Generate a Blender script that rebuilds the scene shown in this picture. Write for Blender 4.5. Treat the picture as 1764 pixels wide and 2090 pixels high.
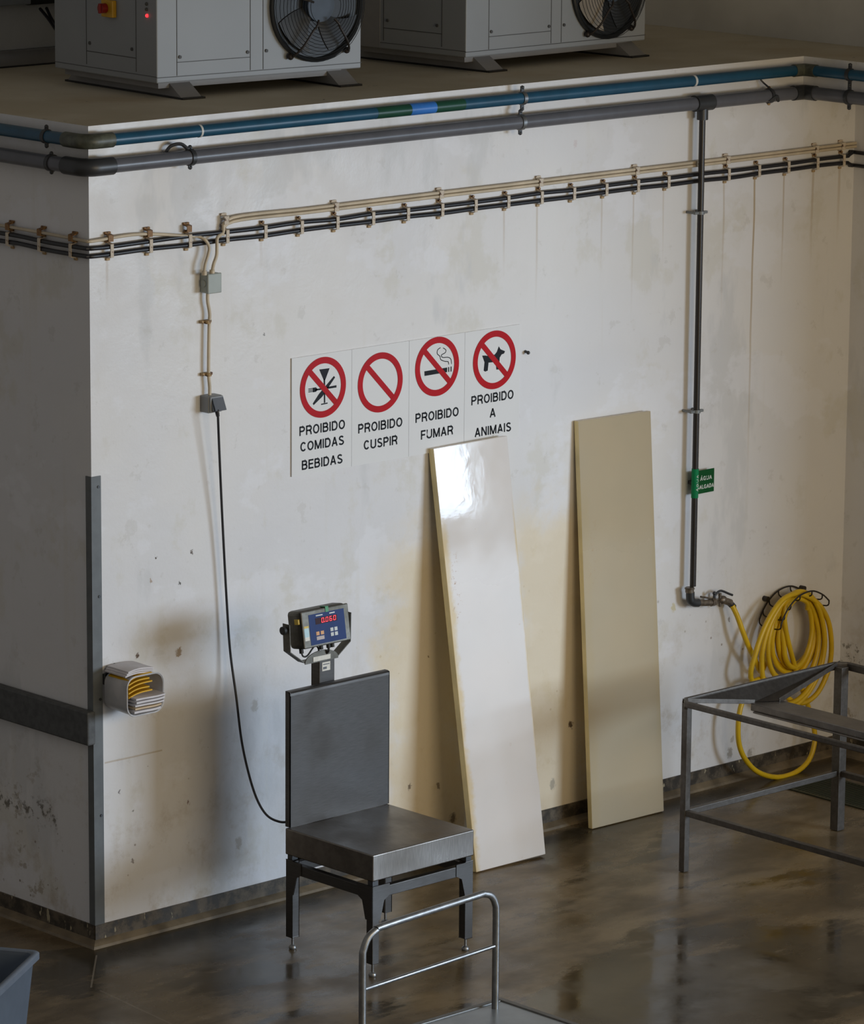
import bpy, bmesh, math, random
from mathutils import Vector, Matrix

random.seed(7)
SC = bpy.context.scene
COL = SC.collection
for o in list(bpy.data.objects):
    bpy.data.objects.remove(o)

# ------------------------------------------------------------------ camera
CAM = Vector((-8.6944, -10.8579, 4.4365))
YAW, PITCH, ROLL, FPX = 0.7557, -0.2089, 0.0076, 8805.7
IW, IH = 1764, 2090
fwd = Vector((math.sin(YAW) * math.cos(PITCH), math.cos(YAW) * math.cos(PITCH), math.sin(PITCH)))
rgt0 = fwd.cross(Vector((0, 0, 1))).normalized()
up0 = rgt0.cross(fwd)
RGT = math.cos(ROLL) * rgt0 + math.sin(ROLL) * up0
UPV = -math.sin(ROLL) * rgt0 + math.cos(ROLL) * up0
cd = bpy.data.cameras.new('camera')
cam = bpy.data.objects.new('camera', cd)
COL.objects.link(cam)
m = Matrix((RGT, UPV, -fwd)).transposed().to_4x4()
m.translation = CAM
cam.matrix_world = m
cd.sensor_fit = 'VERTICAL'
cd.sensor_height = 36.0
cd.lens = 36.0 * FPX / IH
cd.clip_end = 200
SC.camera = cam

# ------------------------------------------------------------------ light
SC.view_settings.view_transform = 'Standard'
SC.view_settings.look = 'None'
SC.view_settings.gamma = 1
SC.view_settings.use_curve_mapping = False
SC.view_settings.exposure = -0.1

wld = bpy.data.worlds.new('hall_ambience')
SC.world = wld
wld.use_nodes = True
bg = wld.node_tree.nodes['Background']
bg.inputs[0].default_value = (1.0, 0.975, 0.94, 1)
bg.inputs[1].default_value = 0.20


def area(name, loc, target, sx, sy, power, color):
    ld = bpy.data.lights.new(name, 'AREA')
    ld.shape = 'RECTANGLE'
    ld.size, ld.size_y = sx, sy
    ld.energy = power
    ld.color = color
    lo = bpy.data.objects.new(name, ld)
    COL.objects.link(lo)
    lo.location = loc
    d = Vector(target) - Vector(loc)
    lo.rotation_euler = d.to_track_quat('-Z', 'Y').to_euler()
    return lo


# tall hall window off to the right (cool daylight) and a warmer bank of hall lamps
area('window_light', (6.08, -8.96, 2.42), (1.6, 0, 1.5), 3.8, 2.15, 690, (0.65, 0.81, 1.0))
area('hall_lamps', (2.9, -6.0, 2.3), (1.4, 0, 1.1), 3.4, 2.2, 32, (1.0, 0.78, 0.48))
area('warm_fill_front', (0.25, -7.0, 2.6), (1.5, 0, 0.9), 2.8, 2.2, 96, (1.0, 0.79, 0.48))  # added warm fill, out of view; lifts the shadows beside the boards

# ------------------------------------------------------------------ pixel -> place on a known plane


def ray(px, py):
    return RGT * ((px - IW / 2) / FPX) - UPV * ((py - IH / 2) / FPX) + fwd


def on(px, py, ax, val):
    d = ray(px, py)
    t = (val - CAM[ax]) / d[ax]
    return CAM + d * t


def wl(px, py, off=0.0):      # point at distance off in front of the main wall
    return on(px, py, 1, -off)


def lf(px, py, off=0.0):      # point in front of the left wall
    return on(px, py, 0, -off)


# ------------------------------------------------------------------ object helpers


def tag(o, label=None, cat=None, group=None, kind=None):
    if label:
        o['label'] = label
    if cat:
        o['category'] = cat
    if group:
        o['group'] = group
    if kind:
        o['kind'] = kind
    return o


def empty(name, loc, label=None, cat=None, group=None, rz=0.0):
    o = bpy.data.objects.new(name, None)
    o.empty_display_size = 0.05
    COL.objects.link(o)
    o.location = loc
    o.rotation_euler = (0, 0, rz)
    return tag(o, label, cat, group)


class MB:
    """collects shapes in world space; build() links them as one mesh object"""

    def __init__(self):
        self.bm = bmesh.new()

    def _merge(self, b2):
        me = bpy.data.meshes.new('tmp')
        b2.to_mesh(me)
        b2.free()
        self.bm.from_mesh(me)
        bpy.data.meshes.remove(me)

    def box(self, a, b, bev=0.0, seg=2, mat=None):
        a, b = Vector(a), Vector(b)
        b2 = bmesh.new()
        bmesh.ops.create_cube(b2, size=1.0)
        s = b - a
        for v in b2.verts:
            v.co = Vector((v.co.x * s.x, v.co.y * s.y, v.co.z * s.z)) + (a + b) / 2
        if bev > 0:
            bmesh.ops.bevel(b2, geom=b2.edges[:], offset=bev, segments=seg, profile=0.5, affect='EDGES')
        if mat is not None:
            b2.transform(mat)
        bmesh.ops.recalc_face_normals(b2, faces=b2.faces)
        self._merge(b2)
        return self

    def bar(self, p, q, w, h, up=(0, 0, 1), bev=0.0):
        """rectangular bar from p to q; w across, h along up"""
        p, q = Vector(p), Vector(q)
        d = q - p
        L = d.length
        z = d.normalized()
        u = Vector(up)
        x = u.cross(z)
        if x.length < 1e-6:
            x = Vector((1, 0, 0)).cross(z)
        x.normalize()
        y = z.cross(x)
        M = Matrix((x, y, z)).transposed().to_4x4()
        M.translation = p
        return self.box((-w / 2, -h / 2, 0), (w / 2, h / 2, L), bev, 2, M)

    def tube(self, pts, r, n=10, cap=True, closed=False):
        pts = [Vector(p) for p in pts]
        N = len(pts)
        rr = r if isinstance(r, (list, tuple)) else [r] * N
        bm = self.bm
        rings = []
        prev = None
        for i, p in enumerate(pts):
            if closed:
                t = pts[(i + 1) % N] - pts[i - 1]
            else:
                t = pts[min(i + 1, N - 1)] - pts[max(i - 1, 0)]
            if t.length < 1e-9:
                t = Vector((0, 0, 1))
            t.normalize()
            if prev is None:
                a = Vector((0, 0, 1)) if abs(t.z) < 0.9 else Vector((1, 0, 0))
                x = (a - t * a.dot(t)).normalized()
            else:
                x = prev - t * prev.dot(t)
                x.normalize()
            prev = x
            y = t.cross(x)
            rings.append([bm.verts.new(p + (x * math.cos(2 * math.pi * k / n) + y * math.sin(2 * math.pi * k / n)) * rr[i]) for k in range(n)])
        M = N if closed else N - 1
        for i in range(M):
            A, B = rings[i], rings[(i + 1) % N]
            for k in range(n):
                bm.faces.new((A[k], A[(k + 1) % n], B[(k + 1) % n], B[k])).smooth = True
        if cap and not closed:
            bm.faces.new(rings[0][::-1])
            bm.faces.new(rings[-1])
        return self

    def cyl(self, p, q, r, n=20, r2=None):
        return self.tube([p, q], [r, r if r2 is None else r2], n)

    def ball(self, c, r, n=14, squash=(1, 1, 1)):
        b2 = bmesh.new()
        bmesh.ops.create_uvsphere(b2, u_segments=n, v_segments=n // 2 + 1, radius=r)
        for v in b2.verts:
            v.co = Vector((v.co.x * squash[0], v.co.y * squash[1], v.co.z * squash[2])) + Vector(c)
        for f in b2.faces:
            f.smooth = True
        self._merge(b2)
        return self

    def prism(self, poly, ext):
        """polygon (3-D points) extruded by vector ext"""
        e = Vector(ext)
        A = [self.bm.verts.new(Vector(p)) for p in poly]
        B = [self.bm.verts.new(Vector(p) + e) for p in poly]
        n = len(A)
        fs = [self.bm.faces.new(A), self.bm.faces.new(B[::-1])]
        for i in range(n):
            fs.append(self.bm.faces.new((A[i], B[i], B[(i + 1) % n], A[(i + 1) % n])))
        bmesh.ops.recalc_face_normals(self.bm, faces=fs)
        return self

    def annulus(self, c, ro, ri, th, u=(1, 0, 0), v=(0, 0, 1), n=64):
        c, u, v = Vector(c), Vector(u), Vector(v)
        w = u.cross(v).normalized() * th
        R = []
        for k in range(n):
            a = 2 * math.pi * k / n
            d = u * math.cos(a) + v * math.sin(a)
            R.append([self.bm.verts.new(c + d * ro), self.bm.verts.new(c + d * ri), self.bm.verts.new(c + d * ri + w), self.bm.verts.new(c + d * ro + w)])
        fs = []
        for k in range(n):
            A, B = R[k], R[(k + 1) % n]
            for j in range(4):
                fs.append(self.bm.faces.new((A[j], B[j], B[(j + 1) % 4], A[(j + 1) % 4])))
        bmesh.ops.recalc_face_normals(self.bm, faces=fs)
        return self

    def sheet(self, fn, nu, nv, th):
        """thin solid sheet: fn(u,v)->point, offset along its normal by th"""
        P = [[Vector(fn(i / nu, j / nv)) for j in range(nv + 1)] for i in range(nu + 1)]
        n = ((P[-1][0] - P[0][0]).cross(P[0][-1] - P[0][0])).normalized() * th
        T = [[self.bm.verts.new(p + n) for p in r] for r in P]
        B = [[self.bm.verts.new(p) for p in r] for r in P]
        fs = []
        for i in range(nu):
            for j in range(nv):
                fs.append(self.bm.faces.new((T[i][j], T[i + 1][j], T[i + 1][j + 1], T[i][j + 1])))
                fs.append(self.bm.faces.new((B[i][j], B[i][j + 1], B[i + 1][j + 1], B[i + 1][j])))
        for i in range(nu):
            fs.append(self.bm.faces.new((T[i][0], B[i][0], B[i + 1][0], T[i + 1][0])))
            fs.append(self.bm.faces.new((T[i][nv], T[i + 1][nv], B[i + 1][nv], B[i][nv])))
        for j in range(nv):
            fs.append(self.bm.faces.new((T[0][j], T[0][j + 1], B[0][j + 1], B[0][j])))
            fs.append(self.bm.faces.new((T[nu][j], B[nu][j], B[nu][j + 1], T[nu][j + 1])))
        for f in fs:
            f.smooth = True
        bmesh.ops.recalc_face_normals(self.bm, faces=fs)
        return self

    def build(self, name, mat, parent=None, origin=None, smooth=None, angle=42):
        """parent: Empty/mesh whose world transform is loc+rz; geometry given in world space"""
        me = bpy.data.meshes.new(name)
        if parent is not None:
            W = world_of(parent)
            self.bm.transform(W.inverted())
        elif origin is not None:
            self.bm.transform(Matrix.Translation(-Vector(origin)))
        if smooth is not None:
            for f in self.bm.faces:
                f.smooth = bool(smooth)
        bmesh.ops.recalc_face_normals(self.bm, faces=self.bm.faces)
        self.bm.normal_update()
        for e in self.bm.edges:
            if len(e.link_faces) == 2 and e.calc_face_angle(0) > math.radians(angle):
                e.smooth = False
        self.bm.to_mesh(me)
        self.bm.free()
        o = bpy.data.objects.new(name, me)
        COL.objects.link(o)
        if parent is not None:
            o.parent = parent
        elif origin is not None:
            o.location = origin
        for mm in (mat if isinstance(mat, (list, tuple)) else [mat]):
            me.materials.append(mm)
        return o


def world_of(o):
    M = Matrix.LocRotScale(o.location, o.rotation_euler, o.scale)
    return world_of(o.parent) @ M if o.parent else M


def spline(pts, per=8, closed=False):
    P = [Vector(p) for p in pts]
    n = len(P)
    out = []
    M = n if closed else n - 1
    for i in range(M):
        if closed:
            a, b, c, d = P[i - 1], P[i], P[(i + 1) % n], P[(i + 2) % n]
        else:
            a, b, c, d = P[max(i - 1, 0)], P[i], P[i + 1], P[min(i + 2, n - 1)]
        for k in range(per):
            t = k / per
            out.append(0.5 * ((2 * b) + (c - a) * t + (2 * a - 5 * b + 4 * c - d) * t * t + (3 * b - a - 3 * c + d) * t ** 3))
    if not closed:
        out.append(P[-1])
    return out


def arc_pts(cx, cy, rx, ry, a0, a1, n=10):
    return [(cx + rx * math.cos(math.radians(a0 + (a1 - a0) * k / n)), cy + ry * math.sin(math.radians(a0 + (a1 - a0) * k / n))) for k in range(n + 1)]


def glyph(ch):
    """strokes of a plain sans capital in a box w x 1 (centre lines), returns (w, strokes, stroke ends cut square)"""
    k = .075          # half stroke
    if ch == 'I':
        return .15, [[(k, 0), (k, 1)]]
    w = {'P': .66, 'R': .70, 'B': .68, 'D': .70, 'O': .76, 'C': .72, 'S': .66, 'E': .60, 'F': .58, 'U': .70, 'N': .70, 'M': .84, 'A': .72, 'G': .76, 'L': .56, ' ': .3, 'Á': .72}.get(ch, .7)
    r = w - k
    t, b = 1 - k, k
    if ch in 'PR':
        bowl = [(k, t), (r - .22, t)] + arc_pts(r - .22, (t + .47) / 2, .22, (t - .47) / 2, 90, -90) + [(k, .47)]
        st = [[(k, 0), (k, 1)], bowl]
        if ch == 'R':
            st.append([(r - .26, .47), (r - .12, .40), (r - .05, .25), (r, 0)])
    elif ch == 'B':
        m_ = .53
        st = [[(k, 0), (k, 1)], [(k, t), (r - .24, t)] + arc_pts(r - .24, (t + m_) / 2, .20, (t - m_) / 2, 90, -90) + [(k, m_)],
              [(r - .26, m_)] + arc_pts(r - .22, (m_ + b) / 2, .22, (m_ - b) / 2, 90, -90) + [(k, b)]]
    elif ch == 'D':
        st = [[(k, 0), (k, 1)], [(k, t), (r - .28, t)] + arc_pts(r - .28, .5, .28, t - .5, 90, -90, 14) + [(k, b)]]
    elif ch == 'O':
        st = [arc_pts(w / 2, .5, w / 2 - k, .5 - k, 90, 450, 26)]
    elif ch == 'C':
        st = [arc_pts(w / 2, .5, w / 2 - k, .5 - k, 38, 322, 20)]
    elif ch == 'G':
        st = [arc_pts(w / 2, .5, w / 2 - k, .5 - k, 40, 340, 20) + [(r, .44), (w / 2 + .04, .44)], [(r, .48), (r, 0)]]
    elif ch == 'S':
        st = [arc_pts(w / 2, .735, w / 2 - k - .03, .19, 20, 250, 12) + arc_pts(w / 2, .275, w / 2 - k, .20, 70, -160, 12)]
    elif ch == 'E':
        st = [[(k, 0), (k, 1)], [(k, t), (w, t)], [(k, .52), (w - .05, .52)], [(k, b), (w, b)]]
    elif ch == 'F':
        st = [[(k, 0), (k, 1)], [(k, t), (w, t)], [(k, .50), (w - .06, .50)]]
    elif ch == 'L':
        st = [[(k, 0), (k, 1)], [(k, b), (w, b)]]
    elif ch == 'U':
        st = [[(k, 1), (k, .32)] + arc_pts(w / 2, .32, w / 2 - k, .32 - k, 180, 360, 14) + [(r, 1)]]
    elif ch == 'N':
        st = [[(k, 0), (k, 1)], [(k + .01, .97), (r - .01, .03)], [(r, 0), (r, 1)]]
    elif ch == 'M':
        st = [[(k, 0), (k, 1)], [(k + .01, .97), (w / 2, .04)], [(w / 2, .04), (r - .01, .97)], [(r, 0), (r, 1)]]
    elif ch in 'AÁ':
        st = [[(k * .9, 0), (w / 2, .98)], [(w / 2, .98), (w - k * .9, 0)], [(.17, .31), (w - .17, .31)]]
        if ch == 'Á':
            st.append([(w / 2 - .02, 1.08), (w / 2 + .12, 1.24)])
    else:
        st = []
    return w, st


def strip(mb, P, hw, to3, ext):
    """flat stroke of half width hw along 2-D points, extruded by ext"""
    n = len(P)
    L, R = [], []
    closed = n > 3 and abs(P[0][0] - P[-1][0]) < 1e-6 and abs(P[0][1] - P[-1][1]) < 1e-6
    for i in range(n):
        a = P[i - 1] if i > 0 else (P[n - 2] if closed else None)
        c = P[i + 1] if i < n - 1 else (P[1] if closed else None)
        b = P[i]

        def nrm(p, q):
            dx, dy = q[0] - p[0], q[1] - p[1]
            l = math.hypot(dx, dy) or 1
            return (-dy / l, dx / l)
        if a is None:
            nx, ny = nrm(b, c)
        elif c is None:
            nx, ny = nrm(a, b)
        else:
            n1, n2 = nrm(a, b), nrm(b, c)
            nx, ny = n1[0] + n2[0], n1[1] + n2[1]
            l = math.hypot(nx, ny) or 1
            nx, ny = nx / l, ny / l
            cs = max(.5, nx * n1[0] + ny * n1[1])
            nx, ny = nx / cs, ny / cs
        L.append(to3(b[0] + nx * hw, b[1] + ny * hw))
        R.append(to3(b[0] - nx * hw, b[1] - ny * hw))
    for i in range(n - 1):
        mb.prism([R[i], R[i + 1], L[i + 1], L[i]], ext)


def text_part(txt, x0, x1, z0, h, y, mat, name, parent, th=0.0012, axis='x', hw=.09):
    """raised capitals fitted to x0..x1 with baseline z0 and cap height h on the plane y"""
    gl = [glyph(c) for c in txt]
    gap = .13
    tot = sum(g[0] for g in gl) + gap * (len(gl) - 1)
    mb = MB()
    cur = 0.0
    sx = (x1 - x0) / tot
    for w, st in gl:
        for P in st:
            if axis == 'x':
                strip(mb, [((p[0] + cur) * sx / h, p[1]) for p in P], hw, lambda a, b: Vector((x0 + a * h, y, z0 + b * h)), (0, -th, 0))
            else:
                strip(mb, [((p[0] + cur) * sx / h, p[1]) for p in P], hw, lambda a, b: Vector((z0 - b * h, y, x0 + a * h)), (0, -th, 0))
        cur += w + gap
    return mb.build(name, mat, parent, smooth=False)


def copy_tree(o, parent=None):
    c = o.copy()
    COL.objects.link(c)
    c.parent = parent
    for ch in list(o.children):
        copy_tree(ch, c)
    return c


# ------------------------------------------------------------------ materials


class NT:
    def __init__(self, name):
        self.m = bpy.data.materials.new(name)
        self.m.use_nodes = True
        self.t = self.m.node_tree
        self.b = self.t.nodes['Principled BSDF']
        tc = self.t.nodes.new('ShaderNodeTexCoord')
        self.obj = tc.outputs['Object']

    def n(self, typ, **kw):
        nd = self.t.nodes.new(typ)
        for k, v in kw.items():
            setattr(nd, k, v)
        return nd

    def link(self, a, b):
        self.t.links.new(a, b)

    def setin(self, sock, v):
        if isinstance(v, (int, float)):
            sock.default_value = v
        elif isinstance(v, (tuple, list)):
            sock.default_value = tuple(v) + ((1,) if len(v) == 3 and sock.type == 'RGBA' else ())
        else:
            self.link(v, sock)

    def math(self, op, a, b=0.0, c=0.0, clamp=False):
        nd = self.n('ShaderNodeMath', operation=op)
        nd.use_clamp = clamp
        self.setin(nd.inputs[0], a)
        self.setin(nd.inputs[1], b)
        self.setin(nd.inputs[2], c)
        return nd.outputs[0]

    def noise(self, scale, detail=4, rough=0.55, vec=None, stretch=None):
        nd = self.n('ShaderNodeTexNoise')
        nd.inputs['Scale'].default_value = scale
        nd.inputs['Detail'].default_value = detail
        nd.inputs['Roughness'].default_value = rough
        v = vec or self.obj
        if stretch:
            mp = self.n('ShaderNodeMapping')
            mp.inputs['Scale'].default_value = stretch
            self.link(v, mp.inputs['Vector'])
            v = mp.outputs[0]
        self.link(v, nd.inputs['Vector'])
        return nd.outputs['Fac']

    def voro(self, scale, stretch=None):
        nd = self.n('ShaderNodeTexVoronoi')
        nd.inputs['Scale'].default_value = scale
        v = self.obj
        if stretch:
            mp = self.n('ShaderNodeMapping')
            mp.inputs['Scale'].default_value = stretch
            self.link(v, mp.inputs['Vector'])
            v = mp.outputs[0]
        self.link(v, nd.inputs['Vector'])
        return nd.outputs['Distance'], nd.outputs['Color']

    def ramp(self, x, a, b, lo=0.0, hi=1.0):
        nd = self.n('ShaderNodeMapRange')
        nd.interpolation_type = 'SMOOTHSTEP'
        self.setin(nd.inputs['Value'], x)
        nd.inputs['From Min'].default_value = a
        nd.inputs['From Max'].default_value = b
        nd.inputs['To Min'].default_value = lo
        nd.inputs['To Max'].default_value = hi
        return nd.outputs[0]

    def mix(self, f, a, b):
        nd = self.n('ShaderNodeMix', data_type='RGBA')
        self.setin(nd.inputs['Factor'], f)
        self.setin(nd.inputs[6], a)
        self.setin(nd.inputs[7], b)
        return nd.outputs[2]

    def xyz(self):
        nd = self.n('ShaderNodeSeparateXYZ')
        self.link(self.obj, nd.inputs[0])
        return nd.outputs

    def bump(self, h, strength=0.3, dist=0.002):
        nd = self.n('ShaderNodeBump')
        nd.inputs['Strength'].default_value = strength
        nd.inputs['Distance'].default_value = dist
        self.link(h, nd.inputs['Height'])
        self.link(nd.outputs[0], self.b.inputs['Normal'])

    def done(self, col=None, rough=None, metal=0.0, spec=None):
        if col is not None:
            self.setin(self.b.inputs['Base Color'], col)
        if rough is not None:
            self.setin(self.b.inputs['Roughness'], rough)
        self.b.inputs['Metallic'].default_value = metal
        if spec is not None:
            self.b.inputs['Specular IOR Level'].default_value = spec
        return self.m


def plain(name, col, rough=0.5, metal=0.0, var=0.12, scale=14, spec=0.5):
    t = NT(name)
    f = t.ramp(t.noise(scale, 4), 0.3, 0.7)
    dark = tuple(c * (1 - var) for c in col)
    lite = tuple(min(1, c * (1 + var)) for c in col)
    return t.done(t.mix(f, dark, lite), rough, metal, spec)


def steel(name, col=(0.34, 0.34, 0.34), rough=0.34, stretch=(4, 4, 120)):
    t = NT(name)
    f = t.noise(6, 5, 0.6, stretch=stretch)
    g = t.noise(5, 3)
    c = t.mix(t.ramp(f, 0.35, 0.65), tuple(v * 0.86 for v in col), tuple(v * 1.1 for v in col))
    c = t.mix(t.ramp(g, 0.52, 0.75, 0, 0.35), c, (col[0] * 0.6, col[1] * 0.56, col[2] * 0.5))
    r = t.ramp(g, 0.3, 0.7, rough - 0.05, rough + 0.12)
    t.bump(f, 0.05, 0.001)
    return t.done(c, r, 0.85)


def emis(name, col, strength):
    t = NT(name)
    t.b.inputs['Emission Color'].default_value = (*col, 1)
    t.b.inputs['Emission Strength'].default_value = strength
    return t.done(col, 0.4)


def seg_mask(t, X, Z, x0, z0, x1, z1, w):
    """soft mask around a short segment in the wall plane"""
    dx, dz = x1 - x0, z1 - z0
    L2 = dx * dx + dz * dz + 1e-9
    ax, az = t.math('SUBTRACT', X, x0), t.math('SUBTRACT', Z, z0)
    tt = t.math('DIVIDE', t.math('ADD', t.math('MULTIPLY', ax, dx), t.math('MULTIPLY', az, dz)), L2, clamp=True)
    ex, ez = t.math('SUBTRACT', ax, t.math('MULTIPLY', tt, dx)), t.math('SUBTRACT', az, t.math('MULTIPLY', tt, dz))
    d = t.math('SQRT', t.math('ADD', t.math('MULTIPLY', ex, ex), t.math('MULTIPLY', ez, ez)))
    return t.ramp(d, w * 0.4, w, 1, 0)


def wall_material(name, main=False):
    t = NT(name)
    X, Y, Z = t.xyz()
    base = t.mix(t.ramp(t.noise(1.3, 3), 0.35, 0.65), (0.70, 0.695, 0.71), (0.74, 0.725, 0.715))
    # repainted patches and worn greyish-beige areas
    pn = t.noise(3.2, 6, 0.62, stretch=(1, 1, 0.8))
    base = t.mix(t.ramp(pn, 0.55, 0.63, 0, 0.6), base, (0.645, 0.62, 0.56))
    pn2 = t.noise(2.1, 5, 0.6, stretch=(1.3, 1.3, 0.5))
    base = t.mix(t.ramp(pn2, 0.57, 0.63, 0, 0.6), base, (0.60, 0.60, 0.605))
    base = t.mix(t.ramp(t.noise(9, 7, .68), 0.60, 0.64, 0, 0.35), base, (0.55, 0.53, 0.50))
    base = t.mix(t.ramp(t.noise(1.7, 6, .6, stretch=(1, 1, 1.4)), 0.56, 0.60, 0, 0.6), base, (0.77, 0.77, 0.80))
    # vertical wash marks
    wm = t.noise(2.5, 5, 0.6, stretch=(4.5, 4.5, 0.25))
    base = t.mix(t.ramp(wm, 0.58, 0.7, 0, 0.28), base, (0.66, 0.63, 0.57))
    # dirt that thickens towards the floor
    low = t.ramp(Z, 0.0, 1.15, 1.0, 0.0)
    dn = t.noise(7, 8, 0.7)
    dirt = t.math('MULTIPLY', t.ramp(dn, 0.5, 0.72), low)
    base = t.mix(t.math('MULTIPLY', dirt, 0.65), base, (0.44, 0.37, 0.28))
    # specks
    vd, vc = t.voro(34)
    sc = t.n('ShaderNodeSeparateColor')
    t.link(vc, sc.inputs[0])
    pick = t.ramp(sc.outputs[0], 0.80, 0.82)
    size = t.math('MULTIPLY', sc.outputs[1], 0.17)
    sp = t.math('MULTIPLY', t.math('LESS_THAN', vd, size), pick)
    sp = t.math('MULTIPLY', sp, t.math('MULTIPLY', t.ramp(t.noise(2.2, 3), 0.42, 0.62), t.ramp(Z, 0.2, 1.3, 1.0, 0.06)))
    base = t.mix(t.math('MULTIPLY', sp, 0.75), base, (0.16, 0.10, 0.055))
    if main:
        # greasy ochre staining, plus the boards' warm shadow painted into the wall colour
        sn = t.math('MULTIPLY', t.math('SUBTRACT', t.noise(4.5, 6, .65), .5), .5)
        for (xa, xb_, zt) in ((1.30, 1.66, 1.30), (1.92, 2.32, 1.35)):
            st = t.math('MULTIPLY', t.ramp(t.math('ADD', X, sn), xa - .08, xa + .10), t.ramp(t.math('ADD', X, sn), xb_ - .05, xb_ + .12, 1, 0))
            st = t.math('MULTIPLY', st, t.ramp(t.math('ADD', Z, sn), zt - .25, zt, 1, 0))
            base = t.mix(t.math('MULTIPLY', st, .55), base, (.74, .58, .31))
        # rust runs below cable clips
        wob = t.math('MULTIPLY', t.math('SUBTRACT', t.noise(2.0, 2), 0.5), 0.02)
        Xw = t.math('ADD', X, wob)
        for (x, z1, a, w) in ((3.015, 1.7, .35, .007), (3.181, 0.95, .75, .007), (3.344, 1.85, .5, .006), (3.507, 1.9, .4, .009), (3.657, 2.0, .35, .01),
                              (1.874, 2.05, .3, .007), (2.04, 1.9, .35, .007), (2.368, 2.0, .3, .006), (2.532, 1.8, .3, .006), (2.692, 2.0, .25, .006),
                              (0.074, 2.15, .3, .008), (0.737, 2.2, .2, .009)):
            d = t.math('ABSOLUTE', t.math('SUBTRACT', Xw, x + wob_fix(x)))
            mk = t.math('MULTIPLY', t.ramp(d, w * 0.3, w, 1, 0), t.ramp(Z, z1, 2.3, 0.0, 1.0))
            mk = t.math('MULTIPLY', mk, t.math('LESS_THAN', Z, 2.33))
            base = t.mix(t.math('MULTIPLY', mk, a), base, (0.36, 0.24, 0.09))
        Xb = t.math('ADD', X, t.math('MULTIPLY', t.math('SUBTRACT', t.noise(55, 3, .7), .5), .035))
        Zb = t.math('ADD', Z, t.math('MULTIPLY', t.math('SUBTRACT', t.noise(48, 3, .7), .5), .045))
        # screw holes, chips and small brown blots with a place of their own
        for (px, py, r, c, a) in ((318, 1138, .008, (.07, .035, .015), .95), (391, 1127, .007, (.07, .035, .015), .9), (366, 1190, .006, (.05, .04, .03), .9),
                                  (308, 1185, .008, (.35, .22, .13), .7), (280, 1339, .010, (.10, .05, .02), .95), (365, 1332, .016, (.30, .2, .1), .85),
                                  (540, 682, .006, (.1, .09, .08), .7), (1165, 1480, .014, (.06, .03, .015), .9), (875, 1340, .008, (.16, .09, .04), .8),
                                  (1375, 1240, .017, (.55, .45, .15), .55), (1488, 1265, .008, (.2, .15, .1), .7), (1128, 1600, .02, (.3, .27, .22), .7),
                                  (1490, 1537, .022, (.30, .27, .23), .8), (1530, 1538, .018, (.32, .29, .25), .7), (1495, 1510, .012, (.33, .3, .25), .6),
                                  (520, 1440, .022, (.42, .38, .32), .6), (488, 1720, .022, (.35, .3, .24), .6), (836, 1605, .012, (.12, .08, .05), .8),
                                  (925, 1670, .022, (.10, .06, .03), .8), (895, 1605, .012, (.12, .08, .05), .7), (385, 1640, .006, (.15, .05, .03), .8),
                                  (243, 1618, .007, (.1, .08, .09), .8), (272, 1655, .006, (.15, .12, .1), .7), (270, 1758, .008, (.12, .08, .06), .7),
                                  (1175, 293, .012, (.6, .5, .5), .5)):
            p = wl(px, py)
            mk = seg_mask(t, Xb, Zb, p.x, p.z - r * .3, p.x, p.z + r * .3, r * .9)
            base = t.mix(t.math('MULTIPLY', mk, a), base, c)
        # hairline crack right of the corner
        a, b = wl(215, 1558), wl(330, 1530)
        mk = seg_mask(t, X, t.math('ADD', Z, wob), a.x, a.z, b.x, b.z, .004)
        base = t.mix(t.math('MULTIPLY', mk, .6), base, (.45, .36, .25))
    else:
        # brown scuffs low on the side wall
        sc_ = t.math('MULTIPLY', t.ramp(t.noise(11, 6, .7), .58, .64), t.ramp(Z, .35, .75, 1, 0))
        base = t.mix(t.math('MULTIPLY', sc_, .6), base, (.30, .24, .16))
        # black mould specks in a band along the side wall
        band = t.math('MULTIPLY', t.ramp(Z, .34, .40), t.ramp(Z, .42, .47, 1, 0))
        mk = t.math('MULTIPLY', band, t.ramp(t.noise(26, 6, .7), .52, .60))
        base = t.mix(t.math('MULTIPLY', mk, .85), base, (.10, .085, .06))
    rough = t.ramp(t.noise(5, 3), 0.3, 0.7, 0.32, 0.5)
    h = t.math('ADD', t.math('MULTIPLY', t.noise(22, 4), 1.0), t.math('MULTIPLY', t.noise(90, 2), 0.35))
    t.bump(h, 0.25, 0.004)
    return t.done(base, rough, 0, 0.4)


def wob_fix(x):
    return 0.0


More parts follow.
